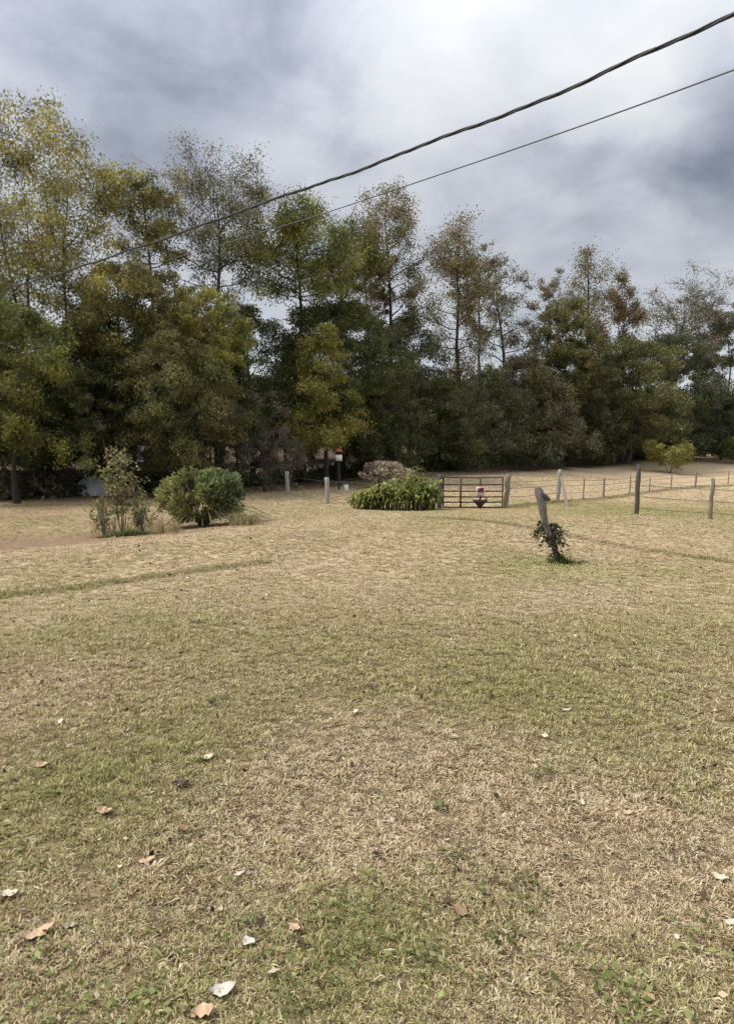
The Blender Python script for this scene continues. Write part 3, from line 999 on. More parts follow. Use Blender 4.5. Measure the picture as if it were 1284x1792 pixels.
GREENB = leaf_mat('green_blades', [(.05, .09, .015), (.09, .14, .03), (.15, .18, .05)], None, .35)
STRAWB = leaf_mat('straw_blades', [(.2, .15, .08), (.33, .26, .14), (.45, .37, .22)], [(.12, .12, .04), (.2, .19, .07)], .3, 3)
rng = np.random.default_rng(77)
tuft = MB()
for px in rng.normal(222, 30, 44):
    p_ = gp(px, 942 - (px - 180) * .07)
    blades(tuft, p_[0], p_[1] + .1 + abs(rng.normal()) * .2, .15 * math.exp(-((px - 212) / 40) ** 2) + .03, 26, rng, .13, .012, .8)
tag(tuft.build('green_tufts', GREENB), 'low fresh green grass growing at the feet of the saplings', 'grass', kind='stuff')
tuft = MB()
for px in np.linspace(150, 300, 60):
    p_ = gp(px + rng.normal() * 6, 936)
    blades(tuft, p_[0], p_[1] + .3 + rng.random() * .5, .5, 7, rng, .1, .008, .5)
for px in np.linspace(400, 450, 26):
    p_ = gp(px, 920)
    blades(tuft, p_[0], p_[1] + .15, .38, 16, rng, .12, .01, 1.3)
tag(tuft.build('dry_weeds', STRAWB), 'thin dry straw weeds standing round the saplings and the round bush', 'weeds', kind='stuff')


# ------------------------------------------------------------------ gate, posts and wire fences
def post(name, mat, b, t, r0, r1, parent=None, k=9, rough=.08, seed=1, cut=.02):
    rng = np.random.default_rng(seed)
    n_ = 9
    s_ = np.linspace(0, 1, n_)[:, None]
    b = np.asarray(b, float)
    t = np.asarray(t, float)
    path = b * (1 - s_) + t * s_ + rng.normal(size=(n_, 3)) * r0 * .12
    rad = (r0 + (r1 - r0) * s_[:, 0]) * (1 + rng.normal(size=n_) * rough)
    rad = np.append(rad, rad[-1] * .55)
    path = np.vstack([path, path[-1] + (t - b) / np.linalg.norm(t - b) * cut])
    m = MB()
    m.tube(path, rad, k)
    return m.build(name, mat, parent, False)


def base_pt(px, Y):
    x = float(at(px, 800, Y)[0])
    return np.array([x, Y, hz1(x, Y)])


GY = 27.0
pl, pr = base_pt(770, GY), base_pt(885, GY + .1)
tl = at(770, 831, GY)
o = post('gate_post', WOODD, pl - [0, 0, .3], tl, .10, .09, seed=3)
tag(o, 'grey wooden gate post next to the strap-leaved mound', 'post', 'gate posts')
o = post('gate_post', WOODT, pr - [0, 0, .3], at(889, 830, GY + .1), .11, .10, seed=4)
tag(o, 'tan slightly leaning gate post on the latch side of the gate', 'post', 'gate posts')
gx0, gx1 = at(775.5, 860, GY)[0], at(879, 860, GY)[0]
gz0 = hz1((gx0 + gx1) / 2, GY) + .05
ztop = at(820, 836, GY)[2]
gate = thing('field_gate', (gx0, GY, gz0), 'rusty brown tubular field gate of six rails between two posts', 'gate')
GH = ztop - gz0
zr = [0, .17, .35, .54, .76, 1.0]
for k, f in enumerate(zr):
    m = MB()
    z = gz0 + GH * f
    m.tube([[gx0, GY, z + .02 * (f)], [(gx0 + gx1) / 2, GY, z], [gx1, GY, z + .015 * f]], .028, 8)
    m.build('rail', RUST, gate, True)
for u in (0.0, .29, .62, 1.0):
    m = MB()
    x = gx0 + (gx1 - gx0) * u
    if u in (0.0, 1.0):
        m.tube([[x, GY, gz0 - .02], [x, GY, ztop + .03]], .028, 8)
    else:
        m.box([x, GY - .034, (gz0 + ztop) / 2], [.075, .014, GH + .02])
    m.build('upright', RUST, gate, False)
for z in (gz0 + .2 * GH, gz0 + .85 * GH):
    m = MB()
    m.box([(gx0 + pl[0]) / 2 + .03, GY - .02, z], [.14, .03, .05])
    m.build('hinge', RUST, gate)
m = MB()
s_ = np.linspace(0, 1, 12)
m.tube(np.stack([gx1 + .13 * np.sin(s_ * 3.14), GY - .16 * np.sin(s_ * 3.14) + .02, gz0 + GH * .62 + .05 * np.cos(s_ * 6.28)], 1), .011, 5)
m.build('chain', WIRE, gate)


def flat_mat(name, c, rough=.5):
    return rough_mat(name, tuple(v * .8 for v in c), c, 12, (1, 1, 1), rough, .05)


xs = gx0 + (gx1 - gx0) * .625
zs = at(838, 858, GY)[2]
sign = thing('warning_sign', (xs, GY - .06, zs), 'small red and white sign fixed to the middle of the gate', 'sign')
m = MB()
m.box([xs, GY - .048, zs - .04], [.30, .006, .36])
m.build('plate', flat_mat('white_sign_paint', (.74, .7, .68)), sign)
m = MB()
m.box([xs, GY - .055, zs + .015], [.255, .006, .2])
m.build('red_panel', flat_mat('red_sign_paint', (.22, .02, .03)), sign)
m = MB()
m.box([xs + .01, GY - .061, zs + .045], [.085, .006, .08])
m.build('dark_mark', flat_mat('dark_sign_mark', (.02, .008, .01)), sign)
zb = at(838, 882, GY)[2]
bag = thing('feed_bag', (xs, GY - .15, zb), 'dark wedge-shaped bundle hanging low on the gate under the sign', 'bag')
m = MB()
rows = [(.17, .30, .11), (.13, .29, .12), (.02, .19, .10), (-.09, .09, .07), (-.16, .03, .03)]
for (za, wa, da), (zb_, wb, db) in zip(rows[:-1], rows[1:]):
    pass
th8 = np.arange(10) * 2 * math.pi / 10
vv = np.concatenate([np.stack([xs - .03 + wq * np.cos(th8) + .012 * np.sin(th8 * 3), GY - .15 + dq * np.sin(th8), np.full(10, zb + zq) + .015 * np.cos(th8 * 2)], 1) for zq, wq, dq in rows])
ff = [[r_ * 10 + k, r_ * 10 + (k + 1) % 10, r_ * 10 + 10 + (k + 1) % 10, r_ * 10 + 10 + k] for r_ in range(4) for k in range(10)]
ff += [[0, 9 - k, 8 - k, 8 - k] for k in range(0, 8)] + [[40, 41 + k, 42 + k, 42 + k] for k in range(0, 8)]
m.add(vv, ff)
m.build('sack', rough_mat('dark_sacking', (.012, .007, .008), (.035, .02, .02), 14), bag, True)
m = MB()
s_ = np.linspace(0, 1, 7)
m.tube(np.stack([xs + .16 + .1 * s_, np.full(7, GY - .13), zb + .14 + .13 * np.sin(s_ * 1.4)], 1), .022, 5)
m.build('strap', rough_mat('dark_strap', (.012, .007, .008), (.035, .02, .02), 14), bag)


def wire_run(fence, pts, heights, r=.006):
    for h in heights:
        m = MB()
        path = []
        for a, b in zip(pts[:-1], pts[1:]):
            for s_ in (0, .25, .5, .75):
                p_ = a * (1 - s_) + b * s_
                path.append([p_[0], p_[1], p_[2] + h - .03 * math.sin(s_ * math.pi)])
        path.append([pts[-1][0], pts[-1][1], pts[-1][2] + h])
        m.tube(path, r, 4)
        m.build('wire', WIRE, fence)


# far wire fence running off from the gate
spec = [(976, 31.0), (1022, 34.5), (1057, 38), (1103, 41.5), (1137, 44), (1175, 48), (1218, 52), (1275, 56.5), (1345, 62)]
bs = [base_pt(px, Y) for px, Y in spec]
ff_ = thing('wire_fence', bs[0], 'long wire fence on thin posts running from the gate across the tan field', 'fence')
tops = [822, 838, 836, 831, 836, 831, 826, 823, 820]
for k, ((px, Y), b) in enumerate(zip(spec, bs)):
    t = at(px + (4 if k == 0 else 0), tops[k], Y)
    r_ = (.10 if k == 0 else .055 if k in (2, 6) else .035) * (1 + .15 * (Y > 45))
    post('post', WOODW if k == 0 else WOODT, b - [0, 0, .25], t, r_, r_ * .92, ff_, seed=30 + k)
wire_run(ff_, [pr] + bs, [.12, .45, .8, 1.05], .011)
b = base_pt(996, 27.5)
post('brace', WOODT, b - [0, 0, .1], at(981, 836, 30.7), .065, .055, ff_, seed=41)
# near fence along the foot of the lawn
spec2 = [(1117, 21.0, 814, .07, WOODD), (1247, 20.2, 838, .06, WOODT), (1420, 19.0, 840, .08, WOODT)]
bs2 = [base_pt(px, Y) for px, Y, *_ in spec2]
nf = thing('wire_fence', bs2[0], 'near wire fence with a dark tall post and a tan shorter one in greener grass', 'fence')
for k, ((px, Y, tp, r_, mt), b) in enumerate(zip(spec2, bs2)):
    o = post('post', mt, b - [0, 0, .25], at(px, tp, Y), r_, r_ * .9, nf, seed=50 + k)
    if k == 0:
        tag(o, 'tall dark weathered post')
wire_run(nf, [b] + bs2, [.2, .55, .9], .005)
# left fence
spec3 = [(474, 36.5, 848, .06, WOODD), (502, 33.5, 826, .105, WOODW), (572, 29.2, 836, .10, WOODW)]
bs3 = [base_pt(px, Y) for px, Y, *_ in spec3]
lf = thing('wire_fence', bs3[1], 'short wire fence on pale thick posts in front of the bare purplish tree', 'fence')
for k, ((px, Y, tp, r_, mt), b) in enumerate(zip(spec3, bs3)):
    post('post', mt, b - [0, 0, .25], at(px, tp, Y), r_, r_ * .95, lf, seed=60 + k)
wire_run(lf, bs3 + [pl], [.1, .5, .95], .005)

# leaning post with a vine
LPb, LPt = gp(974, 985), None
LPt = at(939, 853, LPb[1] + .05)
ax = LPt - LPb
lp = thing('leaning_post', LPb, 'old grey wooden post leaning left in the lawn with a vine on it', 'post')
m = MB()
s_ = np.linspace(-.12, 1, 22)
rng = np.random.default_rng(6)
path = LPb + ax * s_[:, None] + np.stack([.018 * np.sin(s_ * 9), .01 * np.cos(s_ * 7), 0 * s_], 1)
rad = np.interp(s_, [-.12, .0, .25, .5, .75, .9, .97, 1], [.040, .043, .041, .05, .064, .073, .07, .044]) * (1 + rng.normal(size=22) * .035)
m.tube(path, rad, 12)
m.build('shaft', WOOD, lp)
m = MB()
kb = LPb + ax * .86 + np.array([.075, -.02, 0])
m.tube([kb - [.05, 0, -.05], kb + [.01, 0, .015], kb + [.055, 0, -.02], kb + [.095, 0, -.025]], [.05, .048, .035, .012], 8)
m.build('knot', WOODD, lp)
VINE = leaf_mat('dark_vine_leaves', [(.035, .04, .015), (.06, .065, .025), (.1, .095, .04)], None, .3)
vb = LPb + ax * .02
vine = thing('vine', vb, 'dark leafy vine wrapped round the lower half of the leaning post', 'vine')
m, fo = MB(), MB()
s_ = np.linspace(0, .48, 40)
vp = LPb + ax * s_[:, None] + .075 * np.stack([np.cos(s_ * 30), np.sin(s_ * 30), 0 * s_], 1)
m.tube(vp, .011, 5)
s2 = np.linspace(0, .42, 20)
m.tube(LPb + ax * s2[:, None] + .068 * np.stack([np.cos(2 - s2 * 18), np.sin(2 - s2 * 18), 0 * s2], 1), .016, 5)
cen, axs = [], []
for k in range(34):
    f = rng.uniform(.2, .46)
    b = LPb + ax * f
    sgn = rng.choice([-1, 1])
    a = rng.normal() * .7 + (0 if sgn > 0 else math.pi)
    L = rng.uniform(.14, .34) * (1 if .25 < f < .42 else .8)
    d = np.array([math.cos(a), math.sin(a) * .8, rng.uniform(-.35, .55)])
    q_ = np.linspace(0, 1, 6)
    pth = b + d * (L * q_)[:, None] + np.array([0, 0, 1]) * (.12 * np.sin(q_ * 2.6) - .1 * q_ ** 2)[:, None]
    m.tube(pth, .0055, 4, False)
    for u in (1.0, .8, .62, .45, .3):
        cen.append(pth[int(u * 5)] + rng.normal(size=3) * .022)
        axs.append(d)
tag(m.build('stem', BARKD, vine), kind='stuff')
for b_ in range(55):
    f = rng.uniform(.22, .40)
    cen.append(LPb + ax * f + rng.normal(size=3) * [.075, .07, .03])
    axs.append(rng.normal(size=3))
fo.leaves(np.array(cen), rng.uniform(.05, .1, len(cen)), .6, .8, rng, axis=np.array(axs))
tag(fo.build('foliage', VINE, vine), kind='stuff')
tuft = MB()
blades(tuft, LPb[0] + .03, LPb[1] - .04, .17, 260, rng, .09, .012, .7)
blades(tuft, LPb[0] + .15, LPb[1] - .05, .07, 200, rng, .15, .012, .9)
blades(tuft, LPb[0] - .1, LPb[1] - .15, .05, 240, rng, .3, .012, .9)
tag(tuft.build('grass_tuft', GREENB), 'bright green grass tuft at the foot of the leaning post', 'grass', kind='stuff')

# ------------------------------------------------------------------ things at the foot of the wood
# shed with a pale roof edge
SY = 43.0
sx0, sx1 = at(222, 800, SY)[0], at(345, 800, SY)[0]
sz = hz1((sx0 + sx1) / 2, SY)
shed = thing('shed', ((sx0 + sx1) / 2, SY, sz), 'dark open-fronted shed with a pale metal roof half hidden in the trees', 'shed')
ez = at(240, 806, SY)[2]
m = MB()
cx, wx = (sx0 + sx1) / 2, sx1 - sx0
for x in (sx0 + .08, sx1 - .08):
    m.box([x, SY + 1.5, (sz + ez) / 2 - .06], [.12, 3, ez - sz])
m.box([cx, SY + 3.0, (sz + ez) / 2], [wx, .12, ez - sz])
m.build('wall', WOODD, shed)
for k in range(3):
    m = MB()
    x = sx0 + .12 + (wx - .24) * k / 2
    m.box([x, SY - .02, (sz + ez) / 2 - .08], [.14, .14, ez - sz - .1])
    m.build('support_post', WOODD, shed)
m = MB()
rz = ez + .95
na = 26
for k in range(na):
    x = sx0 - .2 + (wx + .4) * (k + .5) / na
    hgt = .03 if k % 2 else .0
    m.add([[x - (wx + .4) / na / 2, SY - .35, ez + hgt], [x + (wx + .4) / na / 2, SY - .35, ez + .03 - hgt], [x + (wx + .4) / na / 2, SY + 1.7, rz + .03 - hgt], [x - (wx + .4) / na / 2, SY + 1.7, rz + hgt]], [[0, 1, 2, 3]])
rf = m.build('roof', rough_mat('dull_roof_metal', (.05, .05, .055), (.12, .12, .13), 2, (1, 1, 1), .5, .1, .2), shed)
m = MB()
m.box([cx, SY - .38, ez - .04], [wx + .4, .04, .09])
m.build('fascia', flat_mat('pale_fascia', (.6, .6, .6)), rf)

# low dark timber wall at the far left
TY = 33.5
x0, x1 = at(-60, 850, TY)[0], at(128, 850, TY)[0]
zb0 = hz1((x0 + x1) / 2, TY)
tw = thing('timber_wall', ((x0 + x1) / 2, TY, zb0), 'low dark timber wall in deep shade at the foot of the left trees', 'wall')
for k in range(5):
    m = MB()
    m.box([(x0 + x1) / 2 + .05 * math.sin(k * 3), TY + .012 * (k % 2), zb0 + .14 + k * .27], [x1 - x0, .09, .245])
    m.build('plank', rough_mat('stained_plank', (.022, .015, .012), (.05, .035, .028), 3, (1, 6, 6), .9, .5), tw)
for k in range(4):
    m = MB()
    m.box([x0 + .2 + (x1 - x0 - .4) * k / 3, TY + .14, zb0 + .7], [.14, .14, 1.5])
    m.build('support_post', BARKD, tw)

# pale heap under the trees
HY = 35.0
hc = at(172, 858, HY)
hc[2] = hz1(hc[0], hc[1])
hh = at(172, 833, HY)[2] - hc[2]
heap = MB()
nu, nv = 22, 10
vv = []
for b_ in range(nv + 1):
    for a_ in range(nu):
        t_ = b_ / nv
        an = a_ / nu * 2 * math.pi
        r_ = math.sqrt(max(0, 1 - t_ ** 2.2)) + .02
        wob = 1.15 + .13 * math.sin(an * 3 + 1) + .08 * math.sin(an * 7 + t_ * 5) + .07 * math.sin(an * 13 + t_ * 9) * (1 - t_)
        vv.append([hc[0] + 1.2 * r_ * wob * math.cos(an), hc[1] + .8 * r_ * wob * math.sin(an), hc[2] - .03 + hh * t_ * (.82 + .2 * math.cos(an + 2.4) + .1 * math.sin(an * 5 + 1) * t_)])
ffh = [[b_ * nu + a_, b_ * nu + (a_ + 1) % nu, (b_ + 1) * nu + (a_ + 1) % nu, (b_ + 1) * nu + a_] for b_ in range(nv) for a_ in range(nu)]
heap.add(vv, ffh)
tag(heap.build('covered_heap', rough_mat('pale_sheet', (.4, .4, .41), (.6, .6, .6), 2.5, (1, 1, 1), .6, .4), None, True), 'pale grey sheeted heap under the trees behind the saplings', 'heap')

# red topped white box on a post among the trunks
BY = 38.6
bc = base_pt(593, BY)
bz = at(593, 803, BY)[2]
bh = thing('nesting_box', bc, 'white box with a red top on a dark post among the dark trunks', 'box')
m = MB()
m.tube([bc - [0, 0, .2], [bc[0], bc[1], bz - .1]], .06, 7)
m.build('support_post', BARKD, bh)
m = MB()
m.box([bc[0], bc[1], bz + .06], [.36, .3, .34])
m.build('body', flat_mat('white_box_paint', (.75, .75, .77)), bh)
m = MB()
m.add([[bc[0] - .25, bc[1] - .22, bz + .38], [bc[0] + .25, bc[1] - .22, bz + .38], [bc[0] + .25, bc[1] + .22, bz + .38], [bc[0] - .25, bc[1] + .22, bz + .38], [bc[0] - .1, bc[1], bz + .58], [bc[0] + .1, bc[1], bz + .58]],
      [[0, 1, 5, 4], [2, 3, 4, 5], [1, 2, 5, 5], [3, 0, 4, 4], [3, 2, 1, 0]])
m.build('roof', flat_mat('red_roof_paint', (.35, .05, .035)), bh)
bk = base_pt(605, 38.0)
bucket = thing('bucket', bk, 'small white bucket on the ground near the pale dry bush', 'bucket')
m = MB()
m.tube([bk, bk + [0, 0, .3], bk + [0, 0, .31], bk + [0, 0, .05]], [.12, .15, .14, .1], 14)
m.build('pail', flat_mat('white_plastic', (.7, .7, .68)), bucket)
m = MB()
s_ = np.linspace(0, math.pi, 10)
m.tube(np.stack([bk[0] + .15 * np.cos(s_), np.full(10, bk[1] - .03), bk[2] + .29 + .1 * np.sin(s_)], 1), .008, 4)
m.build('handle', WIRE, bucket)


# ------------------------------------------------------------------ overhead cables
def cable_path(pix, A, B):
    out_ = []
    xs_ = [p_[0] for p_ in pix]
    ys_ = [p_[1] for p_ in pix]
    for px in np.linspace(xs_[0], xs_[-1], 70):
        py = np.interp(px, xs_[::-1], ys_[::-1])
        d = ray(px, py)
        ab = B - A
        M = np.array([[d[0], -ab[0]], [d[1], -ab[1]]])
        s_, t_ = np.linalg.solve(M, A)
        out_.append(np.array([0, 0, CAMZ]) + d * s_)
    out_ = np.array(out_)
    k_ = np.array([1, 2, 3, 2, 1]) / 9
    sm = out_.copy()
    sm[2:-2] = sum(k_[i_] * out_[i_:len(out_) - 4 + i_] for i_ in range(5))
    d0_ = (sm[0] - sm[6]) / np.linalg.norm(sm[0] - sm[6])
    d1_ = (sm[-1] - sm[-12]) / np.linalg.norm(sm[-1] - sm[-12])
    d0_[2] += .02
    pre = [sm[0] + d0_ * L for L in (24, 18, 12, 8, 5, 3, 1.5, .6)]
    post_ = [sm[-1] + d1_ * L + np.array([0, 0, .004 * L * L]) for L in (1, 3, 6, 10, 15, 22)]
    pth = np.vstack([pre, sm, post_])
    L = np.concatenate([[0], np.cumsum(np.linalg.norm(np.diff(pth, axis=0), axis=1))])
    s_ = np.arange(0, L[-1], .12)
    return np.stack([np.interp(s_, L, pth[:, k]) for k in range(3)], 1), s_


pix = [(1284, 25), (1200, 65), (1100, 108), (1000, 153), (930, 181), (860, 209), (780, 240), (700, 270), (640, 293), (580, 314), (520, 337), (450, 358), (380, 385), (330, 403), (240, 434), (170, 457), (110, 478), (40, 497), (0, 509)]
A = at(1284, 25, 6.6)[:2]
B = at(0, 509, 23)[:2]
pth, s_ = cable_path(pix, A, B)
pth[:, 2] += .012 * np.sin(s_ * 2.1) + .004 * np.sin(s_ * 5.3 + 1)
cb1 = thing('overhead_cable', pth[len(pth) // 2], 'thick black twisted overhead cable crossing above the trees', 'cable', 'overhead cables')
for k in range(3):
    ph = s_ * 2 * math.pi / 1.1 + k * 2.094
    m = MB()
    m.tube(pth + .0125 * np.stack([np.zeros_like(ph), np.cos(ph), np.sin(ph)], 1) * (1 if k else .9), .0115, 6)
    m.build('conductor', CABLE, cb1, True)
pix = [(1284, 122), (1150, 172), (1020, 219), (900, 261), (800, 295), (700, 329), (560, 376), (420, 418), (260, 466)]
A = at(1284, 122, 7.4)[:2]
B = at(420, 418, 15.5)[:2]
pth, s_ = cable_path(pix, A, B)
m = MB()
m.tube(pth, .0085, 6)
tag(m.build('overhead_cable', CABLE2, None, True), 'thin grey overhead cable running below the thick one', 'cable', 'overhead cables')

# ------------------------------------------------------------------ lawn grass
GB, q, o = new_mat('lawn_blades')
ge = q.new('ShaderNodeNewGeometry')
oi = q.new('ShaderNodeObjectInfo')
ag = q.new('ShaderNodeAttribute', attribute_name='green', attribute_type='INSTANCER')
r1 = ge.outputs['Random Per Island']
r2 = q.math('FRACT', q.math('ADD', q.math('MULTIPLY', r1, 7.31), oi.outputs['Random']))
r3 = q.math('FRACT', q.math('ADD', q.math('MULTIPLY', r1, 13.7), q.math('MULTIPLY', oi.outputs['Random'], 3.1)))
lum = q.math('ADD', q.math('MULTIPLY', r3, .65), q.math('MULTIPLY', oi.outputs['Random'], .35))
stw = q.ramp(lum, [(.15, (.12, .072, .038)), (.32, (.33, .235, .13)), (.53, (.53, .425, .265)), (.78, (.66, .55, .36)), (.97, (.74, .65, .49))])
gw = q.ramp(lum, [(.06, (.12, .115, .035)), (.4, (.30, .275, .105)), (.75, (.44, .40, .18)), (.97, (.54, .49, .26))])
sel = q.math('LESS_THAN', r2, ag.outputs['Fac'])
c = q.mix(sel, stw, gw)
df = q.new('ShaderNodeBsdfPrincipled')
q.put(df.inputs['Base Color'], c)
df.inputs['Roughness'].default_value = .7
df.inputs['Specular IOR Level'].default_value = .2
tr_n = q.new('ShaderNodeBsdfTranslucent')
q.put(tr_n.inputs['Color'], c)
mx = q.new('ShaderNodeMixShader')
mx.inputs[0].default_value = .25
q.l.new(df.outputs[0], mx.inputs[1])
q.l.new(tr_n.outputs[0], mx.inputs[2])
q.l.new(mx.outputs[0], o.inputs[0])

tc_col = bpy.data.collections.new('grass_pieces')
rng = np.random.default_rng(3)
for v_ in range(9):
    mat_ = v_ % 3 == 2
    nb = 30
    m = MB()
    a = rng.random(nb) * 6.283
    r_ = np.sqrt(rng.random(nb)) * (.035 if mat_ else .017)
    L = rng.uniform(.008, .025, nb) * rng.choice([1, 1, 1, 1.6], nb)
    el = np.radians(rng.uniform(2, 25, nb) if mat_ else rng.uniform(18, 75, nb))
    az = rng.random(nb) * 6.283 if mat_ else a + rng.normal(size=nb) * .8
    wd = rng.uniform(.0016, .0042, nb)
    d = np.stack([np.cos(az) * np.cos(el), np.sin(az) * np.cos(el), np.sin(el)], 1)
    sd_ = np.stack([-np.sin(az), np.cos(az), rng.normal(size=nb) * .4], 1) * wd[:, None] * .5
    p0 = np.stack([r_ * np.cos(a), r_ * np.sin(a), rng.uniform(-.004, .006, nb)], 1)
    p1 = p0 + d * (L * .55)[:, None]
    p2 = p0 + d * L[:, None] + np.array([0, 0, -1]) * (L * rng.uniform(.1, .45, nb))[:, None]
    v = np.stack([p0 - sd_, p0 + sd_, p1 - sd_, p1 + sd_, p2], 1).reshape(-1, 3)
    i_ = np.arange(nb)[:, None] * 5
    m.add(v, np.concatenate([i_ + np.array([[0, 1, 3, 2]]), i_ + np.array([[2, 3, 4, 4]])]))
    ob = m.build('grass_piece', GB)
    COL.objects.unlink(ob)
    tc_col.objects.link(ob)

NG = 280000
# density falls with distance as r^-1.5
u = rng.random(NG)
r_ = (math.sqrt(1.1) + u * (math.sqrt(60) - math.sqrt(1.1))) ** 2
a = rng.uniform(-math.radians(46), math.radians(46), NG)
x, y = r_ * np.sin(a), r_ * np.cos(a)
gr, di = paint(x, y)
keep = rng.random(NG) > np.clip(di * 1.0 + .62 * (vnoise(x * 23, y * 23, 60) > .5 + .016 * r_) * (r_ < 12), 0, .95)
xr, yr = [], []
for pl_, n_, wdt in ((RIDGE, 3200, .07), (RIDGE2, 2400, .07), (FARF, 1600, .2)):
    for a_, b_ in zip(pl_[:-1], pl_[1:]):
        k_ = n_ // (len(pl_) - 1)
        t_ = rng.random(k_)
        xr.append(a_[0] + (b_[0] - a_[0]) * t_ + rng.normal(size=k_) * wdt)
        yr.append(a_[1] + (b_[1] - a_[1]) * t_ + rng.normal(size=k_) * wdt)
n_main = int(keep.sum())
x = np.concatenate([x[keep]] + xr)
y = np.concatenate([y[keep]] + yr)
r_ = np.hypot(x, y)
gr, di = paint(x, y)
z = height(x, y)
NP = len(x)
me = bpy.data.meshes.new('grass')
me.vertices.add(NP)
me.vertices.foreach_set('co', np.stack([x, y, z], 1).astype(np.float32).ravel())
sc = .95 * (np.maximum(r_, 1.6) / 2) ** .30 * rng.uniform(.65, 1.35, NP) * (.8 + .5 * vnoise(x * 5, y * 5, 70))
hs = sc * np.where(r_ > 7, .8, 1) * (.75 + .5 * gr)
hs[n_main:] *= np.where(r_[n_main:] > 20, 2.6, 1.7)
for nm, typ, dat, key in (('green', 'FLOAT', np.clip(gr * 1.05, 0, .93), 'value'), ('rot', 'FLOAT_VECTOR', np.stack([0 * x, 0 * x, rng.random(NP) * 6.283], 1), 'vector'),
                          ('scl', 'FLOAT_VECTOR', np.stack([sc, sc, hs], 1), 'vector'), ('pick', 'INT', rng.integers(0, 9, NP), 'value')):
    at_ = me.attributes.new(nm, typ, 'POINT')
    at_.data.foreach_set(key, dat.astype(np.int32 if typ == 'INT' else np.float32).ravel())
grass = bpy.data.objects.new('grass', me)
COL.objects.link(grass)
tag(grass, 'short mown dry grass with green patches covering the lawn', 'grass', kind='stuff')
ng = bpy.data.node_groups.new('grass_spread', 'GeometryNodeTree')
ng.interface.new_socket('Geometry', in_out='INPUT', socket_type='NodeSocketGeometry')
ng.interface.new_socket('Geometry', in_out='OUTPUT', socket_type='NodeSocketGeometry')
gi, go = ng.nodes.new('NodeGroupInput'), ng.nodes.new('NodeGroupOutput')
ip = ng.nodes.new('GeometryNodeInstanceOnPoints')
ci = ng.nodes.new('GeometryNodeCollectionInfo')
ci.inputs['Collection'].default_value = tc_col
ci.inputs['Separate Children'].default_value = True
ci.inputs['Reset Children'].default_value = True


def nattr(nm, typ):
    nd = ng.nodes.new('GeometryNodeInputNamedAttribute')
    nd.data_type = typ
    nd.inputs['Name'].default_value = nm
    return nd.outputs['Attribute']


ng.links.new(gi.outputs[0], ip.inputs['Points'])
ng.links.new(ci.outputs[0], ip.inputs['Instance'])
ip.inputs['Pick Instance'].default_value = True
ng.links.new(nattr('pick', 'INT'), ip.inputs['Instance Index'])
ng.links.new(nattr('rot', 'FLOAT_VECTOR'), ip.inputs['Rotation'])
ng.links.new(nattr('scl', 'FLOAT_VECTOR'), ip.inputs['Scale'])
ng.links.new(ip.outputs[0], go.inputs[0])
md = grass.modifiers.new('spread', 'NODES')
md.node_group = ng

# small green broadleaf weeds in the near lawn
wd_ = MB()
rng = np.random.default_rng(55)
spots = [(gp(px, py), r) for px, py, r in [(880, 1560, .1), (800, 1505, .09), (440, 1625, .07), (1130, 1770, .12), (690, 1640, .1), (120, 1770, .1), (520, 1770, .1), (870, 1645, .05), (930, 1560, .06), (60, 1680, .05), (250, 1770, .08), (1060, 1720, .08), (620, 1580, .12), (600, 1700, .1), (1230, 1650, .1), (330, 1460, .05), (760, 1420, .04), (940, 1360, .08), (740, 1700, .08)]]
for s_, r in spots:
    n_ = int(420 * r)
    px_ = s_[0] + rng.normal(size=n_) * r * .6
    py_ = s_[1] + rng.normal(size=n_) * r * .6
    wd_.leaves(np.stack([px_, py_, height(px_, py_) + rng.uniform(.015, .04, n_)], 1), rng.uniform(.012, .03, n_), .75, 2.5, rng, axis=rng.normal(size=(n_, 3)) * [1, 1, .25])
for k in range(900):
    rq = rng.uniform(1.2, 6)
    aq = rng.uniform(-.7, .7)
    s0, s1 = rq * math.sin(aq), rq * math.cos(aq)
    n_ = rng.integers(2, 5)
    px_, py_ = s0 + rng.normal(size=n_) * .02, s1 + rng.normal(size=n_) * .02
    wd_.leaves(np.stack([px_, py_, height(px_, py_) + rng.uniform(.015, .035, n_)], 1), rng.uniform(.01, .022, n_), .7, 2.5, rng, axis=rng.normal(size=(n_, 3)) * [1, 1, .25])
tag(wd_.build('lawn_weeds', leaf_mat('weed_leaves', [(.11, .13, .035), (.17, .19, .06), (.25, .27, .11)], None, .3)), 'small bright green broadleaf weeds dotted through the near lawn', 'weeds', kind='stuff')

# leaf crumbs and dark flecks too small to pick apart
for nm, lab, mt, n_, s0, s1 in (
        ('leaf_litter', 'small crumbs of dry pale leaf scattered over the lawn', leaf_mat('pale_litter', [(.3, .2, .12), (.5, .4, .27), (.68, .6, .48)], None, .1), 330, .012, .034),
        ('dark_litter', 'small dark brown leaf crumbs scattered over the lawn', leaf_mat('dark_litter', [(.03, .018, .012), (.07, .04, .022), (.13, .075, .04)], None, .1), 480, .012, .036)):
    m = MB()
    u = rng.random(n_)
    r_ = (1.1 + u * (3.7 - 1.1)) ** 2
    a = rng.uniform(-.75, .75, n_)
    x, y = r_ * np.sin(a), r_ * np.cos(a)
    m.leaves(np.stack([x, y, height(x, y) + .022], 1), rng.uniform(s0, s1, n_) * (1 + r_ / 14), .7, 2, rng, axis=rng.normal(size=(n_, 3)) * [1, 1, .3])
    tag(m.build(nm, mt), lab, 'litter', kind='stuff')

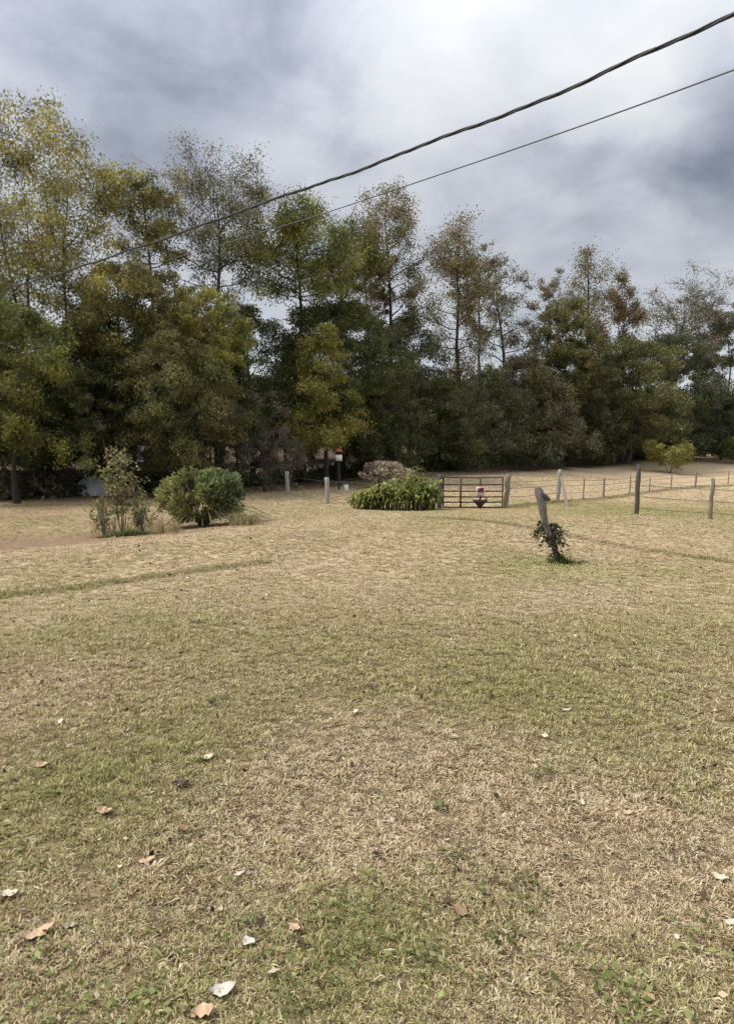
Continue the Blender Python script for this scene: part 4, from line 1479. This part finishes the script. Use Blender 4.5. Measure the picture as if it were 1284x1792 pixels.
# ------------------------------------------------------------------ single fallen leaves
LEAFM = {}
for nm, c1, c2 in (('cream', (.45, .38, .27), (.62, .55, .43)), ('tan', (.42, .27, .16), (.6, .43, .29)), ('grey', (.27, .25, .2), (.42, .39, .33)),
                   ('dark', (.025, .016, .014), (.07, .045, .035)), ('brown', (.18, .1, .055), (.3, .19, .11)), ('white', (.42, .38, .32), (.6, .56, .48))):
    LEAFM[nm] = rough_mat(nm + '_leaf', c1, c2, 22, (1, 1, 1), .7, .3)


def fallen_leaf(label, px, py, L, W, rot, col, seed, curl=.38):
    rng = np.random.default_rng(seed)
    p_ = gp(px, py)
    root = thing('fallen_leaf', (p_[0], p_[1], hz1(p_[0], p_[1]) + .012), label, 'leaf', 'fallen leaves on the near lawn')
    n_ = 9
    s_ = np.linspace(0, 1, n_)
    wv_ = np.sin(np.clip(s_ * 1.02, 0, 1) * math.pi) ** .7 * (1 + .13 * np.sin(s_ * 15 + rng.random() * 6)) * W * .5
    wv_[0] = .002
    wv_[-1] = .001
    ca, sa = math.cos(rot), math.sin(rot)
    vv = []
    for k in range(n_):
        xx = (s_[k] - .5) * L
        zz = curl * L * ((s_[k] - .45) ** 2) * 1.6 + rng.normal() * .002
        for sd_ in (-1, -.5, 0, .5, 1):
            yy = wv_[k] * sd_ * (1 + rng.normal() * .08) + .12 * L * math.sin(s_[k] * 2.5) * (seed % 3 - 1) * .5
            z2 = zz + abs(sd_) ** 1.5 * curl * W * .42 + rng.normal() * .0012
            vv.append([xx * ca - yy * sa, xx * sa + yy * ca, z2])
    ff = [[k * 5 + a_, k * 5 + a_ + 1, k * 5 + a_ + 6, k * 5 + a_ + 5] for k in range(n_ - 1) for a_ in range(4)]
    m = MB()
    m.add(np.array(vv) + np.array(root.location), ff)
    m.build('blade', LEAFM[col], root, True)
    m = MB()
    e = np.array([-.5 * L * ca, -.5 * L * sa, curl * L * .32]) + np.array(root.location)
    m.tube([e + [.15 * L * ca, .15 * L * sa, -.1 * curl * L], e, e + [-.22 * L * ca, -.22 * L * sa, -.006]], [.0022, .002, .0014], 4)
    m.build('stalk', LEAFM['brown'], root)


FL = [('white torn leaf lying closest to the bottom of the lawn view', 390, 1744, .078, .05, .3, 'white'),
      ('pinkish tan leaf just below the white torn leaf', 356, 1781, .06, .05, .2, 'tan'),
      ('small white folded leaf among green weeds above the white torn leaf', 436, 1656, .05, .04, -.5, 'white'),
      ('long curled tan leaf with a forked tip near the grey leaf', 68, 1642, .11, .042, .75, 'tan'),
      ('narrow grey leaf right of the long curled tan leaf', 122, 1630, .055, .026, -.15, 'grey'),
      ('cream flat leaf at the left picture edge', 18, 1572, .07, .04, .1, 'cream'),
      ('slim gold-tan leaf with a dark end in mid-lawn', 256, 1515, .075, .03, .4, 'tan'),
      ('dark brown crumpled leaf clod, the darkest on the lawn', 316, 1378, .075, .055, .1, 'dark'),
      ('tan leaf below the patch of green grass at left', 186, 1427, .07, .055, -.4, 'tan'),
      ('large faded tan leaf above the other tan leaf at left', 74, 1346, .08, .055, .0, 'tan'),
      ('cream rounded leaf above the dark crumpled clod', 362, 1332, .07, .055, .35, 'cream'),
      ('tiny pale sliver of leaf right of the gold-tan leaf', 418, 1537, .05, .016, .6, 'white'),
      ('dull brownish leaf standing on edge right of the green patch', 806, 1605, .075, .035, -.9, 'brown'),
      ('tan leaf near the right picture edge', 1258, 1543, .06, .04, -.8, 'cream'),
      ('cream sliver of leaf cut by the right picture edge', 1277, 1622, .06, .03, -.2, 'cream'),
      ('pale upright scrap of leaf in the brown part of the lawn', 1018, 1411, .05, .022, 1.4, 'cream'),
      ('small tan leaf right of the pale upright scrap', 1098, 1428, .05, .03, -.3, 'tan'),
      ('small tan leaf beside green weeds in the middle of the near lawn', 516, 1633, .05, .03, -.6, 'tan'),
      ('dark brown curled leaf on pale grass above the middle of the near lawn', 586, 1337, .06, .022, .3, 'dark'),
      ('small black leaf crumb far up the middle of the lawn', 653, 1208, .055, .045, .1, 'dark'),
      ('small dark crumb of leaf left of the black leaf crumb', 370, 1231, .055, .04, .4, 'dark'),
      ('pale leaf fleck in the tan grass left of the black leaf crumb', 462, 1229, .07, .03, .1, 'tan'),
      ('dark brown leaf below the tan leaf, left of centre', 322, 1459, .05, .035, .2, 'brown'),
      ('white small leaf fleck on the lawn right of the black leaf crumb', 988, 1246, .07, .025, -.1, 'white')]
for k, f in enumerate(FL):
    fallen_leaf(*f, seed=k + 1)
